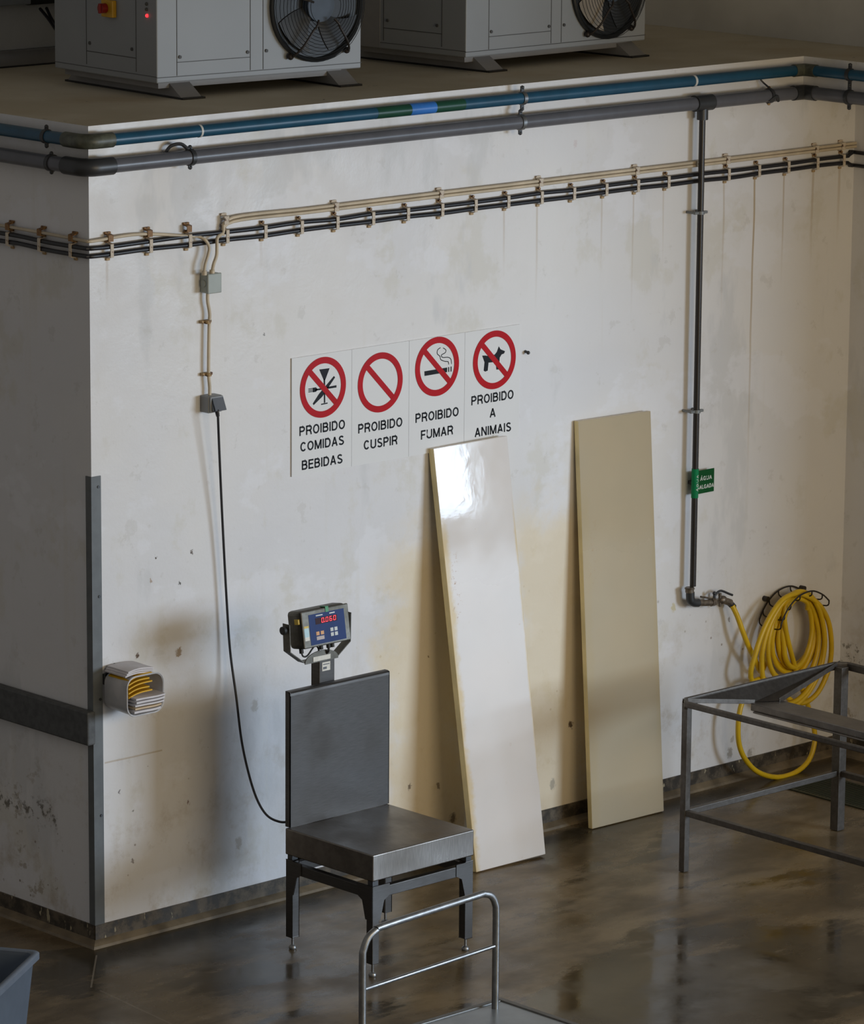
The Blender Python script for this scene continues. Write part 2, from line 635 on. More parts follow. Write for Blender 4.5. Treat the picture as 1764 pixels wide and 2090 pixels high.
def floor_material():
    t = NT('wet_concrete')
    X, Y, Z = t.xyz()
    a = t.noise(2.4, 6, 0.62, stretch=(0.7, 1.5, 1))
    b = t.noise(6.5, 6, 0.65, stretch=(0.7, 1.5, 1))
    c = t.mix(t.ramp(a, 0.38, 0.64), (0.085, 0.060, 0.032), (0.20, 0.148, 0.088))
    c = t.mix(t.ramp(b, 0.48, 0.68, 0, 0.6), c, (0.085, 0.062, 0.036))
    # standing water: darker, smoother; more of it towards the right and by the corner
    bias = 0.0
    for (px, py, r_, k_) in ((1560, 1990, .75, .22), (1320, 2040, .45, .16), (1250, 1730, .30, .12), (330, 1960, .55, .16), (620, 2010, .35, .08)):
        P = on(px, py, 2, 0)
        mk_ = seg_mask(t, X, Y, P.x - .12, P.y, P.x + .12, P.y, r_)
        bias = t.math('ADD', bias, t.math('MULTIPLY', mk_, k_))
    wet = t.ramp(t.math('ADD', t.noise(2.0, 7, 0.66, stretch=(0.8, 1.7, 1)), bias), 0.56, 0.66)
    c = t.mix(t.math('MULTIPLY', wet, .78), c, (0.026, 0.021, 0.013))
    # darker uneven band along the foot of the back wall
    foot_band = t.ramp(t.math('ABSOLUTE', t.math('ADD', Y, .13)), .02, .11, 1, 0)
    c = t.mix(t.math('MULTIPLY', foot_band, t.ramp(t.noise(2.5, 4), .3, .6, .35, .85)), c, (0.03, 0.024, 0.015))
    # joint and scratch lines
    for (p, q, w, al) in (((197, 1950), (186, 2015), .004, .7), ((205, 2022), (350, 2090), .005, .3)):
        P, Q = on(*p, 2, 0), on(*q, 2, 0)
        mk = seg_mask(t, X, Y, P.x, P.y, Q.x, Q.y, w)
        c = t.mix(t.math('MULTIPLY', mk, al), c, (.26, .22, .17))
    r = t.math('SUBTRACT', t.ramp(t.noise(3.2, 5, 0.6), 0.35, 0.68, 0.20, 0.42), t.math('MULTIPLY', wet, .13))
    t.bump(t.noise(12, 5), 0.12, 0.003)
    return t.done(c, r, 0, 0.36)


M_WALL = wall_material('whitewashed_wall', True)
M_SIDE = wall_material('whitewashed_side_wall')
M_FLOOR = floor_material()
M_HALL = plain('hall_ceiling_grey', (0.42, 0.42, 0.41), 0.8)
M_UPPER = plain('grey_upper_wall', (0.55, 0.55, 0.54), 0.75, var=.08, scale=3)


def roof_material():
    t = NT('dusty_roof')
    c = t.mix(t.ramp(t.noise(2.2, 5), 0.35, 0.65), (0.56, 0.50, 0.38), (0.64, 0.585, 0.47))
    c = t.mix(t.ramp(t.noise(1.3, 4), 0.52, 0.7, 0, .6), c, (0.48, 0.37, 0.23))
    c = t.mix(t.ramp(t.noise(30, 4), 0.70, 0.74, 0, .8), c, (0.05, 0.045, 0.035))
    return t.done(c, 0.8)


M_ROOF = roof_material()


def skirting_material():
    t = NT('dark_skirting')
    c = t.mix(t.ramp(t.noise(18, 6, .7), 0.40, 0.62), (0.035, 0.028, 0.02), (0.12, 0.095, 0.065))
    c = t.mix(t.ramp(t.noise(40, 3, .6, stretch=(1, 1, .3)), 0.66, 0.69, 0, .9), c, (0.42, 0.36, 0.24))
    return t.done(c, .5)


M_SKIRT = skirting_material()
M_COVE = plain('worn_cove_edge', (0.15, 0.115, 0.072), .45, var=.4, scale=9)
M_STEEL = steel('brushed_stainless', (0.082, 0.077, 0.073), 0.40)
M_STEELH = steel('brushed_stainless_flat', (0.165, 0.148, 0.132), 0.30, (60, 4, 4))
M_STEELD = steel('dull_steel', (0.125, 0.112, 0.10), 0.42, (10, 10, 10))
M_STEELG = steel('dull_steel_gusset', (0.062, 0.055, 0.049), 0.5, (10, 10, 10))
M_TUBE = steel('polished_tube', (0.27, 0.275, 0.28), 0.34, (8, 8, 8))
M_GALV = plain('zinc_grey', (0.20, 0.21, 0.21), .5, .3)
M_GUARD = plain('grey_guard_paint', (0.115, 0.125, 0.13), .5, var=.12)
M_BUMPER = plain('dark_grey_bumper', (0.075, 0.078, 0.08), .6, var=.2, scale=40)
M_BLUE = plain('blue_pipe_paint', (0.010, 0.072, 0.135), .36, var=.1)
M_GREENB = plain('dark_green_band', (0.006, 0.06, 0.035), .35)
M_BRBLUE = plain('bright_blue_band', (0.03, 0.17, 0.55), .35)
M_GREYP = plain('grey_pipe_plastic', (0.105, 0.108, 0.125), .33, var=.08)
M_DARKF = plain('dark_pipe_fitting', (0.03, 0.032, 0.036), .4)
M_OLIVE = plain('olive_pipe_fitting', (0.075, 0.08, 0.06), .45, var=.4, scale=30)
M_BROWNP = plain('dark_downpipe', (0.022, 0.018, 0.016), .35)
M_WHITE = plain('white_plastic', (0.62, 0.62, 0.6), .4, var=.05)
M_CREAM = plain('cream_conduit', (0.56, 0.47, 0.34), .45, var=.15, scale=6)
M_BLACKC = plain('black_cable', (0.014, 0.014, 0.018), .4)
M_GREYBOX = plain('grey_green_box', (0.33, 0.36, 0.33), .45, var=.06)
M_SOCK = plain('socket_grey', (0.23, 0.24, 0.25), .45, var=.06)
M_SOCKF = plain('socket_flap_grey', (0.12, 0.13, 0.15), .35, var=.06)


def rust_mat(name, paint, amount):
    t = NT(name)
    f = t.ramp(t.noise(70, 4, .65), amount, amount + .1)
    c = t.mix(f, paint, t.mix(t.ramp(t.noise(120, 3), .4, .6), (0.20, 0.075, 0.012), (0.06, 0.025, 0.01)))
    return t.done(c, .6)


M_CLIP = rust_mat('painted_clip_with_rust', (0.58, 0.5, 0.4), .54)
M_RUST = rust_mat('rusty_clip', (0.40, 0.27, 0.13), .47)
M_RUST2 = rust_mat('heavily_rusted_clip', (0.26, 0.135, 0.04), .50)
M_SIGN = plain('sign_white', (0.74, 0.74, 0.74), .28, var=.015, scale=3)
M_RED = plain('sign_red', (0.45, 0.008, 0.014), .35, var=.08, spec=.12)
M_INK = plain('sign_black', (0.012, 0.013, 0.016), .4, spec=.12)
M_GSIGN = plain('green_sign', (0.006, 0.075, 0.02), .4, spec=.12)
M_GBAND = plain('green_tape', (0.008, 0.20, 0.075), .4, spec=.12)
M_LET = plain('sign_lettering_white', (0.7, 0.72, 0.68), .5, var=.03)


def board_mat(name, base, stain, edge_axis=True, amt=.8):
    t = NT(name)
    X, Y, Z = t.xyz()   # board space: x across, z along
    c = t.mix(t.ramp(t.noise(2.0, 4), .35, .7), base, tuple(v * .94 for v in base))
    n = t.math('MULTIPLY', t.math('SUBTRACT', t.noise(9, 5, .7), .5), .075)
    xl = t.math('ADD', X, n)
    left = t.ramp(xl, -.165, -.137, 1, 0)
    zz = t.ramp(Z, 1.30, 1.15)
    zz = t.ramp(Z, 1.15, 1.33, 1, 0)
    right = t.math('MULTIPLY', t.ramp(t.math('ADD', X, t.math('MULTIPLY', n, .3)), .158, .172), t.ramp(Z, .25, .32))
    mk = t.math('MAXIMUM', left, right)
    mk = t.math('MULTIPLY', mk, zz)
    c = t.mix(t.math('MULTIPLY', mk, amt), c, stain)
    # darker ochre specks at the edge of the stain
    sp = t.math('MULTIPLY', t.ramp(t.noise(48, 5, .7), .57, .64), t.math('MULTIPLY', t.ramp(t.math('ABSOLUTE', t.math('ADD', X, .132)), .008, .028, 1, 0), t.math('MULTIPLY', t.ramp(Z, .85, .95), t.ramp(Z, 1.08, 1.18, 1, 0))))
    c = t.mix(t.math('MULTIPLY', sp, amt), c, (.42, .19, .03))
    sp2 = t.math('MULTIPLY', t.ramp(t.noise(30, 5, .7), .66, .7), .7)
    c = t.mix(t.math('MULTIPLY', sp2, .4 * amt), c, (.5, .36, .2))
    t.bump(t.noise(16, 4), 0.10, 0.002)
    t.done(c, t.math('ADD', t.ramp(t.noise(7, 3), .3, .7, .035, .075), t.ramp(t.math('ADD', Z, n), .98, 1.22, .24, 0)), 0, .62)
    tl = t.n('ShaderNodeBsdfTranslucent')
    tl.inputs['Color'].default_value = (1.0, 0.80, 0.36, 1)
    mx = t.n('ShaderNodeMixShader')
    mx.inputs[0].default_value = .26
    t.link(t.b.outputs[0], mx.inputs[1])
    t.link(tl.outputs[0], mx.inputs[2])
    t.link(mx.outputs[0], t.t.nodes['Material Output'].inputs['Surface'])
    return t.m


M_BOARD1 = board_mat('white_plastic_board', (0.93, 0.92, 0.92), (0.80, 0.62, 0.28))
M_BOARD2 = board_mat('yellowed_plastic_board', (0.56, 0.50, 0.37), (0.55, 0.46, 0.27), amt=.35)
M_BOARDE = plain('yellowed_board_edge', (0.78, 0.64, 0.33), .4, var=.15, scale=5)
M_YHOSE = plain('yellow_hose_rubber', (0.66, 0.42, 0.008), .38, var=.08)
M_WIRE = plain('dark_wire', (0.035, 0.028, 0.024), .5, .4)
M_BRASS = plain('tarnished_brass', (0.16, 0.13, 0.10), .42, .55, var=.35, scale=60)
M_CRATE = plain('blue_grey_crate', (0.105, 0.135, 0.18), .45, var=.06)
M_CRATEIN = plain('blue_grey_crate_rim', (0.14, 0.17, 0.22), .4, var=.06)
M_TROLL = plain('trolley_deck', (0.24, 0.27, 0.30), .35, .5, var=.12, scale=8)
M_TROLLF = plain('trolley_frame', (0.12, 0.12, 0.115), .45, .5)
M_RUBBER = plain('black_rubber', (0.015, 0.015, 0.015), .6)
M_UNIT = plain('unit_white_enamel', (0.27, 0.285, 0.30), .5, var=.03, scale=3)
M_UNITLEG = plain('unit_leg_grey', (0.24, 0.235, 0.235), .5, var=.05)
M_SEAM = plain('panel_gap_dark', (0.06, 0.06, 0.06), .6)
M_FAN = plain('fan_black', (0.010, 0.012, 0.014), .5)
M_RING = plain('fan_guard_black', (0.012, 0.013, 0.015), .65, spec=.2)
M_FANB = plain('fan_blade_grey', (0.014, 0.016, 0.018), .5)
M_FANL = plain('fan_blade_pale', (0.30, 0.26, 0.21), .5)  # paler than the other blades, used on one only
M_HUB = plain('fan_hub_blue', (0.05, 0.07, 0.10), .6)
M_YELLOW = plain('switch_yellow', (0.55, 0.30, 0.01), .45)
M_REDK = plain('switch_red', (0.22, 0.008, 0.008), .4)
M_LED = emis('red_lamp', (1.0, 0.03, 0.04), 2.2)
M_DIGIT = emis('red_digits', (1.0, 0.014, 0.035), 2.2)
M_DARKRED = plain('display_window', (0.03, 0.004, 0.007), .4, spec=.1)
M_PANEL = plain('indicator_blue', (0.009, 0.030, 0.135), .4, var=.1, spec=.12)
M_CASE = steel('indicator_steel', (0.135, 0.128, 0.11), .48, (10, 10, 10))
M_ORANGE = plain('key_orange', (0.62, 0.30, 0.10), .5)
M_PINK = plain('key_faded', (0.42, 0.35, 0.33), .5)
M_KEYW = plain('key_white', (0.55, 0.58, 0.56), .5)
M_STICK = plain('sticker_white', (0.68, 0.66, 0.6), .5, var=.08, scale=80)
M_STICKB = plain('sticker_pale_blue', (0.40, 0.58, 0.64), .5)
M_STICKY = plain('sticker_yellow', (0.60, 0.42, 0.05), .5)
M_TAPEG = plain('tape_green', (0.005, 0.22, 0.05), .45)
M_PAPER = plain('paper_white', (0.62, 0.59, 0.60), .7, var=.06)
M_PAPERT = plain('paper_buff', (0.58, 0.44, 0.28), .7, var=.06)
M_ENV = plain('manila_yellow', (0.66, 0.37, 0.006), .6, var=.06)


def bin_mat():
    t = NT('cloudy_plastic')
    t.b.inputs['Transmission Weight'].default_value = .28
    t.b.inputs['Subsurface Weight'].default_value = .3
    t.b.inputs['Subsurface Radius'].default_value = (.02, .02, .02)
    c = t.mix(t.ramp(t.noise(14, 3), .35, .65), (.60, .60, .61), (.72, .70, .70))
    return t.done(c, .35, 0, .5)


M_BIN = bin_mat()
M_DRAIN = plain('drain_green_black', (0.03, 0.036, 0.018), .45, .3)
M_DRAIND = plain('drain_pit', (0.006, 0.007, 0.005), .7)

H = 2.76
XR = 3.742          # right wall
XS = 3.44           # right slab edge
XU = 3.87           # upper right wall
SB = 2.605          # underside of the roof slab
YB = 2.6            # back of the block
YF = -2.35          # how far the right wall comes forward


def struct(mb, name, mat, **kw):
    o = mb.build(name, mat, **kw)
    o['kind'] = 'structure'
    return o


# ------------------------------------------------------------------ setting
mb = MB(); mb.box((-16, -18, -.1), (16, YB, 0)); struct(mb, 'floor', M_FLOOR, smooth=False)
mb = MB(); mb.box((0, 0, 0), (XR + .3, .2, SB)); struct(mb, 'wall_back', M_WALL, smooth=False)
mb = MB(); mb.box((0, .2, 0), (.2, YB, SB)); struct(mb, 'wall_left', M_SIDE, smooth=False)
mb = MB(); mb.box((XR, YF, 0), (XR + .3, 0, SB)); struct(mb, 'wall_right', M_SIDE, smooth=False)
mb = MB()
mb.prism([(0, 0, SB), (XS, 0, SB), (XS, YF, SB), (XU + .2, YF, SB), (XU + .2, YB, SB), (0, YB, SB)], (0, 0, H - SB))
ro = struct(mb, 'roof_slab', [M_WALL, M_ROOF], smooth=False)
for p in ro.data.polygons:
    if p.normal.z > .9:
        p.material_index = 1
mb = MB(); mb.box((XU, YF, H), (XU + .2, YB, 6.8)); struct(mb, 'wall_upper_right', M_UPPER, smooth=False)
mb = MB(); mb.box((-1, YB, 0), (XU + .2, YB + .2, 6.8)); struct(mb, 'wall_rear', M_UPPER, smooth=False)
mb = MB(); mb.box((-3, -5, 6.8), (8, YB + .2, 7.0)); struct(mb, 'ceiling', M_HALL, smooth=False)
# added wall, out of frame, that shades the roof units from the window
mb = MB(); mb.bar((2.9, -7.25, 4.75), (7.2, -4.85, 4.75), .25, 4.1); struct(mb, 'light_blocker', M_HALL, smooth=False)
# skirting: dark band and a coved edge
for nm, a, b in (('baseboard_back', (0, 0, 0), (XR, 0, 0)), ('baseboard_left', (0, 0, 0), (0, YB, 0)), ('baseboard_right', (XR, 0, 0), (XR, YF, 0))):
    mb = MB()
    if nm == 'baseboard_back':
        prof = [(0, -.0, 0), (0, -.004, .072), (0, -.0, .072)]
        mb.prism([(-.004, .001, 0), (-.004, -.006, 0), (-.004, -.006, .072), (-.004, .001, .072)], (XR + .004, 0, 0))
    elif nm == 'baseboard_left':
        mb.prism([(.001, .001, 0), (-.006, .001, 0), (-.006, .001, .072), (.001, .001, .072)], (0, YB, 0))
    else:
        mb.prism([(XR + .001, -.006, 0), (XR - .006, -.006, 0), (XR - .006, -.006, .072), (XR + .001, -.006, .072)], (0, YF, 0))
    struct(mb, nm, M_SKIRT, smooth=False)
mb = MB()
rows = []
for (d, z) in ((.006, 0), (.035, 0), (.030, .008), (.006, .022)):
    rows.append([mb.bm.verts.new(p) for p in ((-d, YB, z), (-d, -d, z), (XR - d, -d, z), (XR - d, YF, z))])
for A, B in zip(rows, rows[1:] + rows[:1]):
    for k in range(3):
        mb.bm.faces.new((A[k], A[k + 1], B[k + 1], B[k]))
struct(mb, 'trim_1', M_COVE, smooth=False)

# ------------------------------------------------------------------ corner guard and bumper rail
g = empty('corner_guard', (0, 0, .07), 'tall grey metal angle protecting the wall corner beside the paper bin', 'corner guard')
mb = MB()
mb.prism([(-.004, .026, .072), (-.004, -.004, .072), (.037, -.004, .072), (.037, .0, .072), (.0, .0, .072), (.0, .026, .072)], (0, 0, 1.606 - .072))
mb.build('angle_strip', M_GUARD, g, smooth=False)
for z in (1.57, 1.2, .85, .45):
    mb = MB(); mb.cyl((.026, -.003, z), (.026, -.0065, z), .005, 10); mb.build('screw', M_DARKF, g)
mb = MB()
mb.box((-.035, -.012, .700), (-.0001, YB, .815), .006)
tag(mb.build('bumper_rail', M_BUMPER, origin=(-.018, 1, .76)), 'dark grey bumper rail running along the shaded side wall', 'bumper rail')

# ------------------------------------------------------------------ roof pipes
ZB, ZG, RB, RG, OF = 2.716, 2.632, .0205, .0245, .046


def pipe_run(name, label, z, r, mat, elbow_mat, right_mat, bands):
    root = empty(name, (0, -OF, z), label, 'pipe')
    MB().cyl((-OF, YB - .1, z), (-OF, .05, z), r, 24).build('side_length', mat, root)
    MB().cyl((.05, -OF, z), (XS - .09, -OF, z), r, 24).build('long_length', mat, root)
    MB().cyl((XS - OF, -.09, z), (XS - OF, YF + .02, z), r, 24).build('return_length', right_mat, root)
    pts = [(-OF, .06, z), (-OF, .01, z), (-OF + .004, -OF * .45, z), (-OF * .45, -OF + .004, z), (.01, -OF, z), (.06, -OF, z)]
    MB().tube(spline(pts, 5), r * 1.22, 20).build('elbow', elbow_mat, root)
    x = XS - OF
    pts = [(x - .06, -OF, z), (x - .02, -OF, z), (x - .004, -OF - .004, z), (x, -OF - .02, z), (x, -OF - .06, z)]
    MB().tube(spline(pts, 5), r * 1.16, 20).build('elbow', elbow_mat if name != 'water_pipe' else M_OLIVE, root)
    for (px0, px1, py, mt, nm, k) in bands:
        a, b = wl(px0, py, OF).x, wl(px1, py, OF).x
        MB().cyl((a, -OF, z), (b, -OF, z), r * k, 24).build(nm, mt, root)
    return root


blue = pipe_run('water_pipe', 'blue painted pipe running along the top of the white block', ZB, RB, M_BLUE, M_OLIVE, M_BLUE,
                [(765, 834, 232, M_GREENB, 'colour_band', 1.02), (834, 885, 226, M_BRBLUE, 'colour_band', 1.025), (885, 944, 220, M_GREENB, 'colour_band', 1.02),
                 (404, 408, 268, M_WHITE, 'joint_ring', 1.06), (1413, 1417, 168, M_WHITE, 'joint_ring', 1.06)])
grey = pipe_run('drain_pipe', 'grey plastic pipe running just below the blue pipe', ZG, RG, M_GREYP, M_DARKF, M_GREYP, [])


def pipe_clamp(name, c, ax, r, label, mat=M_DARKF, rodlen=.03, band=M_DARKF, group=None):
    """saddle clamp round a pipe; ax: pipe direction"""
    c = Vector(c); ax = Vector(ax)
    root = empty(name, c, label, 'pipe clamp', group)
    MB().cyl(c - ax * .008, c + ax * .008, r * 1.16, 24).build('band', band, root)
    side = Vector((0, 0, 1))
    for s in (1, -1):
        mb = MB(); mb.bar(c + side * s * r, c + side * s * (r + rodlen), .014, .006, up=ax.cross(side)); mb.build('lug', mat, root)
        mb = MB(); mb.ball(c + side * s * (r + rodlen * .8) - side.cross(ax) * 0, .007, 10); mb.build('bolt', mat, root)
    back = Vector((0, 1, 0)) if abs(ax.x) > .5 else Vector((1, 0, 0))
    mb = MB(); mb.cyl(c + back * r, c + back * OF, .008, 10); mb.build('wall_stud', mat, root)
    return root


pipe_clamp('pipe_clamp', (-OF, lf(95, 278, OF).y, ZB), (0, 1, 0), RB, 'black clamp on the blue pipe along the side wall', rodlen=.014)
pipe_clamp('pipe_clamp', (-OF, lf(105, 320, OF).y, ZG), (0, 1, 0), RG, 'black clamp on the grey pipe along the side wall', rodlen=.008)
xA = wl(388, 321, OF).x
gc = pipe_clamp('pipe_clamp', (xA, -OF, ZG), (1, 0, 0), RG, 'black hooped clamp on the grey pipe near the left corner', rodlen=.012)
mb = MB()
p0 = Vector((xA, -OF, ZG))
mb.tube(spline([p0 + Vector((-.005, 0, .024)), p0 + Vector((-.03, .01, .045)), p0 + Vector((-.065, .02, .04)), p0 + Vector((-.082, .03, .015)), p0 + Vector((-.08, .04, -.004))], 6), .006, 8)
mb.build('hoop', M_DARKF, gc)
xB = wl(1066, 205, OF).x
pipe_clamp('pipe_clamp', (xB, -OF, ZB), (1, 0, 0), RB, 'silver banded clamp on the blue pipe, middle of the block', rodlen=.022, band=M_TUBE)
pipe_clamp('pipe_clamp', (xB - .008, -OF, ZG), (1, 0, 0), RG, 'silver banded clamp on the grey pipe, middle of the block', rodlen=.018, band=M_TUBE)
xC = wl(1570, 190, OF).x
pc = pipe_clamp('pipe_clamp', (xC, -OF, ZG), (1, 0, 0), RG, 'rusty wire tied clamp on the grey pipe near the right corner', mat=M_RUST, rodlen=.006, band=M_DARKF)
mb = MB(); mb.tube(spline([(xC, -OF - .02, ZG + .02), (xC - .01, -.03, ZG + .045), (xC - .02, -.02, ZG + .06)], 6), .0035, 8); mb.tube(spline([(xC - .02, -OF - .02, ZG - .02), (xC + .01, -OF - .03, ZG), (xC + .03, -OF - .02, ZG - .02)], 6), .006, 8); mb.build('wire_tie', M_DARKF, pc)
yD = on(1735, 165, 0, XS - OF).y
pipe_clamp('pipe_clamp', (XS - OF, yD, ZB), (0, 1, 0), RB, 'black clamp on the blue pipe past the right corner', rodlen=.02)
pipe_clamp('pipe_clamp', (XS - OF, yD, ZG), (0, 1, 0), RG, 'black clamp on the grey pipe past the right corner', rodlen=.02)

# ------------------------------------------------------------------ downpipe, valve
tee = wl(1441, 212, OF).x
xv = wl(1433, 300, .045).x
dp = empty('downpipe', (tee, -OF, ZG), 'thin dark downpipe dropping from the grey pipe to the hose valve', 'pipe')
xb = wl(1408, 1195, .045)
tx = (tee + xb.x) / 2
MB().cyl((tx, -OF, ZG - .02), (tx, -OF, xb.z - .005), .0118, 20).build('shaft', M_BROWNP, dp)
mb = MB(); mb.cyl((tx - .045, -OF, ZG), (tx + .045, -OF, ZG), RG * 1.22, 24); mb.cyl((tx, -OF, ZG), (tx, -OF, ZG - .062), .021, 20); mb.build('tee_fitting', M_DARKF, dp)
for (px, py) in ((1421, 435), (1412, 841)):
    z = wl(px, py, .045).z
    mb = MB(); mb.cyl((tx, -OF, z - .006), (tx, -OF, z + .006), .016, 18); mb.box((tx - .034, -OF - .006, z - .005), (tx + .034, -OF + .006, z + .005), .002); mb.cyl((tx - .026, -OF, z), (tx - .026, .0, z), .005, 8); mb.cyl((tx + .026, -OF, z), (tx + .026, 0, z), .005, 8)
    mb.build('bracket', M_UNITLEG if False else M_GALV, dp)
z0, z1 = wl(1416, 1016, .045).z, wl(1416, 957, .045).z
MB().cyl((tx, -OF, z0), (tx, -OF, z1), .0135, 22).build('label_band', M_GBAND, dp)
text_part('ÁGUA', z0 + .025, z1 - .022, tx + .004, .009, -OF - .0131, M_LET, 'lettering', dp, .0006, axis='z')


def vp(x, y, off=.046):
    return wl(1380 + x / 9.8, 1190 + y / 9.8, off)


vz = xb.z
vv = empty('hose_valve', vp(400, 390), 'tarnished brass tap with black lever at the foot of the downpipe', 'valve')
mb = MB(); mb.cyl(vp(275, 85), vp(275, 185), .0165, 20); mb.cyl(vp(275, 95), vp(275, 120), .0195, 6); mb.build('union_nut', M_BRASS, vv)
mb = MB(); mb.tube(spline([vp(288, 180), vp(288, 280), vp(300, 350), vp(360, 390), vp(440, 395)], 6), [.0165] * 25, 18); mb.build('elbow', M_DARKF, vv)
mb = MB(); mb.tube(spline([vp(380, 385), vp(520, 395), vp(640, 395), vp(780, 370)], 5), .0125, 16); mb.cyl(vp(700, 385), vp(770, 375), .0165, 6); mb.build('inlet', M_BRASS, vv)
mb = MB(); mb.ball(vp(930, 335), .0165, 16, (1.25, 1, 1)); mb.cyl(vp(900, 330), vp(1090, 390), .0135, 16); mb.cyl(vp(880, 380), vp(880, 470), .006, 10); mb.cyl(vp(880, 300), vp(880, 200), .006, 10); mb.build('body', M_BRASS, vv)
mb = MB(); mb.cyl(vp(1060, 385), vp(1150, 470), .0135, 6); mb.cyl(vp(1110, 430), vp(1160, 490), .0105, 12); mb.build('hose_clip', M_DARKF, vv)
mb = MB(); mb.tube(spline([vp(770, 265), vp(830, 190), vp(890, 155), vp(960, 170), vp(1050, 210), vp(1130, 240)], 5), .0045, 10); mb.ball(vp(770, 205), .0075, 12); mb.cyl(vp(770, 205), vp(770, 300), .005, 8); mb.build('lever', M_DARKF, vv)
mb = MB(); mb.tube(spline([vp(495, 275), vp(570, 285), vp(670, 305), vp(720, 340)], 5), .004, 8); mb.build('chain_rod', M_BRASS, vv)

# green sign beside the downpipe
a, b = wl(1418, 1011, .03), wl(1457, 955, .03)
sg = empty('water_sign', ((a.x + b.x) / 2, -.03, (a.z + b.z) / 2), 'small dark green plate reading ÁGUA SALGADA beside the downpipe', 'sign')
xl, xr = tx + .006, wl(1457, 980, .03).x
zl, zh = wl(1457, 1002, .03).z, wl(1457, 955, .03).z
MB().box((xl, -.033, zl), (xr, -.030, zh), .0008, 1).build('plate', M_GSIGN, sg)
MB().box((xl + .004, -.030, (zl + zh) / 2 - .006), (xr - .03, 0, (zl + zh) / 2 + .006)).build('standoff', M_DARKF, sg)
hh = zh - zl
text_part('ÁGUA', xl + .036, xr - .014, zl + hh * .56, hh * .17, -.033, M_LET, 'lettering', sg, .0006, hw=.095)
text_part('SALGADA', xl + .020, xr - .003, zl + hh * .20, hh * .17, -.033, M_LET, 'lettering', sg, .0006, hw=.095)

# ------------------------------------------------------------------ cable run along the wall
ZC1, ZC2, ZCR = 2.364, 2.338, 2.402
RC = .0075


def cable(name, label, z, r, mat, x_end, left=True, y_end=-.02, off=.016, jig=.0025):
    pts = []
    if left:
        y = YB - .1
        while y > .03:
            pts.append((-off, y, z + random.uniform(-jig, jig)))
            y -= .165
        pts += [(-off, .01, z), (-off * .6, -off * .6, z), (.01, -off, z)]
    x = .075
    while x < x_end - .05:
        pts.append((x, -off, z + random.uniform(-jig, jig)))
        x += .165
    pts.append((x_end, -off, z))
    mb = MB(); mb.tube(spline(pts, 5), r, 10)
    return tag(mb.build(name, mat, origin=(1, -off, z)), label, 'cable')


c1 = cable('power_cable', 'upper of the two black cables clipped along the wall', ZC1, RC, M_BLACKC, XR - .05)
c2 = cable('power_cable', 'lower of the two black cables clipped along the wall', ZC2, RC, M_BLACKC, XR - .06)
xs = wl(440, 480, .02).x
# cream conduits above the black pair
pts = []
y = YB - .1
while y > .03:
    pts.append((-.016, y, ZCR - .012)); y -= .33
pts += [(-.016, .01, ZCR - .014), (-.01, -.01, ZCR - .014), (.01, -.016, ZCR - .014), (.2, -.016, ZCR - .01)]
for (px, py) in ((388, 482), (405, 483), (420, 491), (427, 505), (425, 520), (419, 540), (417, 556)):
    pts.append(wl(px, py, .018 if px < 410 else .034))
mb = MB(); mb.tube(spline(pts, 6), .0055, 10)
tag(mb.build('conduit', M_CREAM, origin=(0, -.016, ZCR)), 'cream cable coming round the corner and down into the junction box', 'cable')
for k, (dz, lb) in enumerate(((.008, 'upper cream cable running right above the black cables'), (-.005, 'lower cream cable running right above the black cables'))):
    pts = []
    if k == 0:
        pts = [wl(433, 556, .03), wl(436, 540, .034), wl(442, 522, .034), wl(443, 505, .034), wl(444, 485, .03), wl(455, 475, .02)]
    else:
        pts = [wl(455, 481, .016)]
    x = .6
    while x < XR - .1:
        pts.append((x, -.016, ZCR + dz + random.uniform(-.0004, .0004))); x += .33
    pts.append((XR - .01, -.016, ZCR + dz))
    mb = MB(); mb.tube(spline(pts, 6), .0058, 10)
    tag(mb.build('conduit', M_CREAM, origin=(1, -.016, ZCR)), lb, 'cable')
# loose ends of the cables turning on the right wall
for z, lb in ((ZC1 + .012, 'upper short black cable tail at the right wall corner'), (ZC2 - .012, 'lower short black cable tail at the right wall corner')):
    mb = MB(); mb.tube(spline([(XR - .055, -.016, (ZC1 if z > 2.36 else ZC2)), (XR - .03, -.02, z), (XR - .02, -.05, z), (XR - .02, YF + .05, z)], 6), RC, 10)
    tag(mb.build('power_cable', M_BLACKC, origin=(XR - .03, -.05, z)), lb, 'cable')

# clips
def strap_pts(zlo, zhi):
    return zlo, zhi


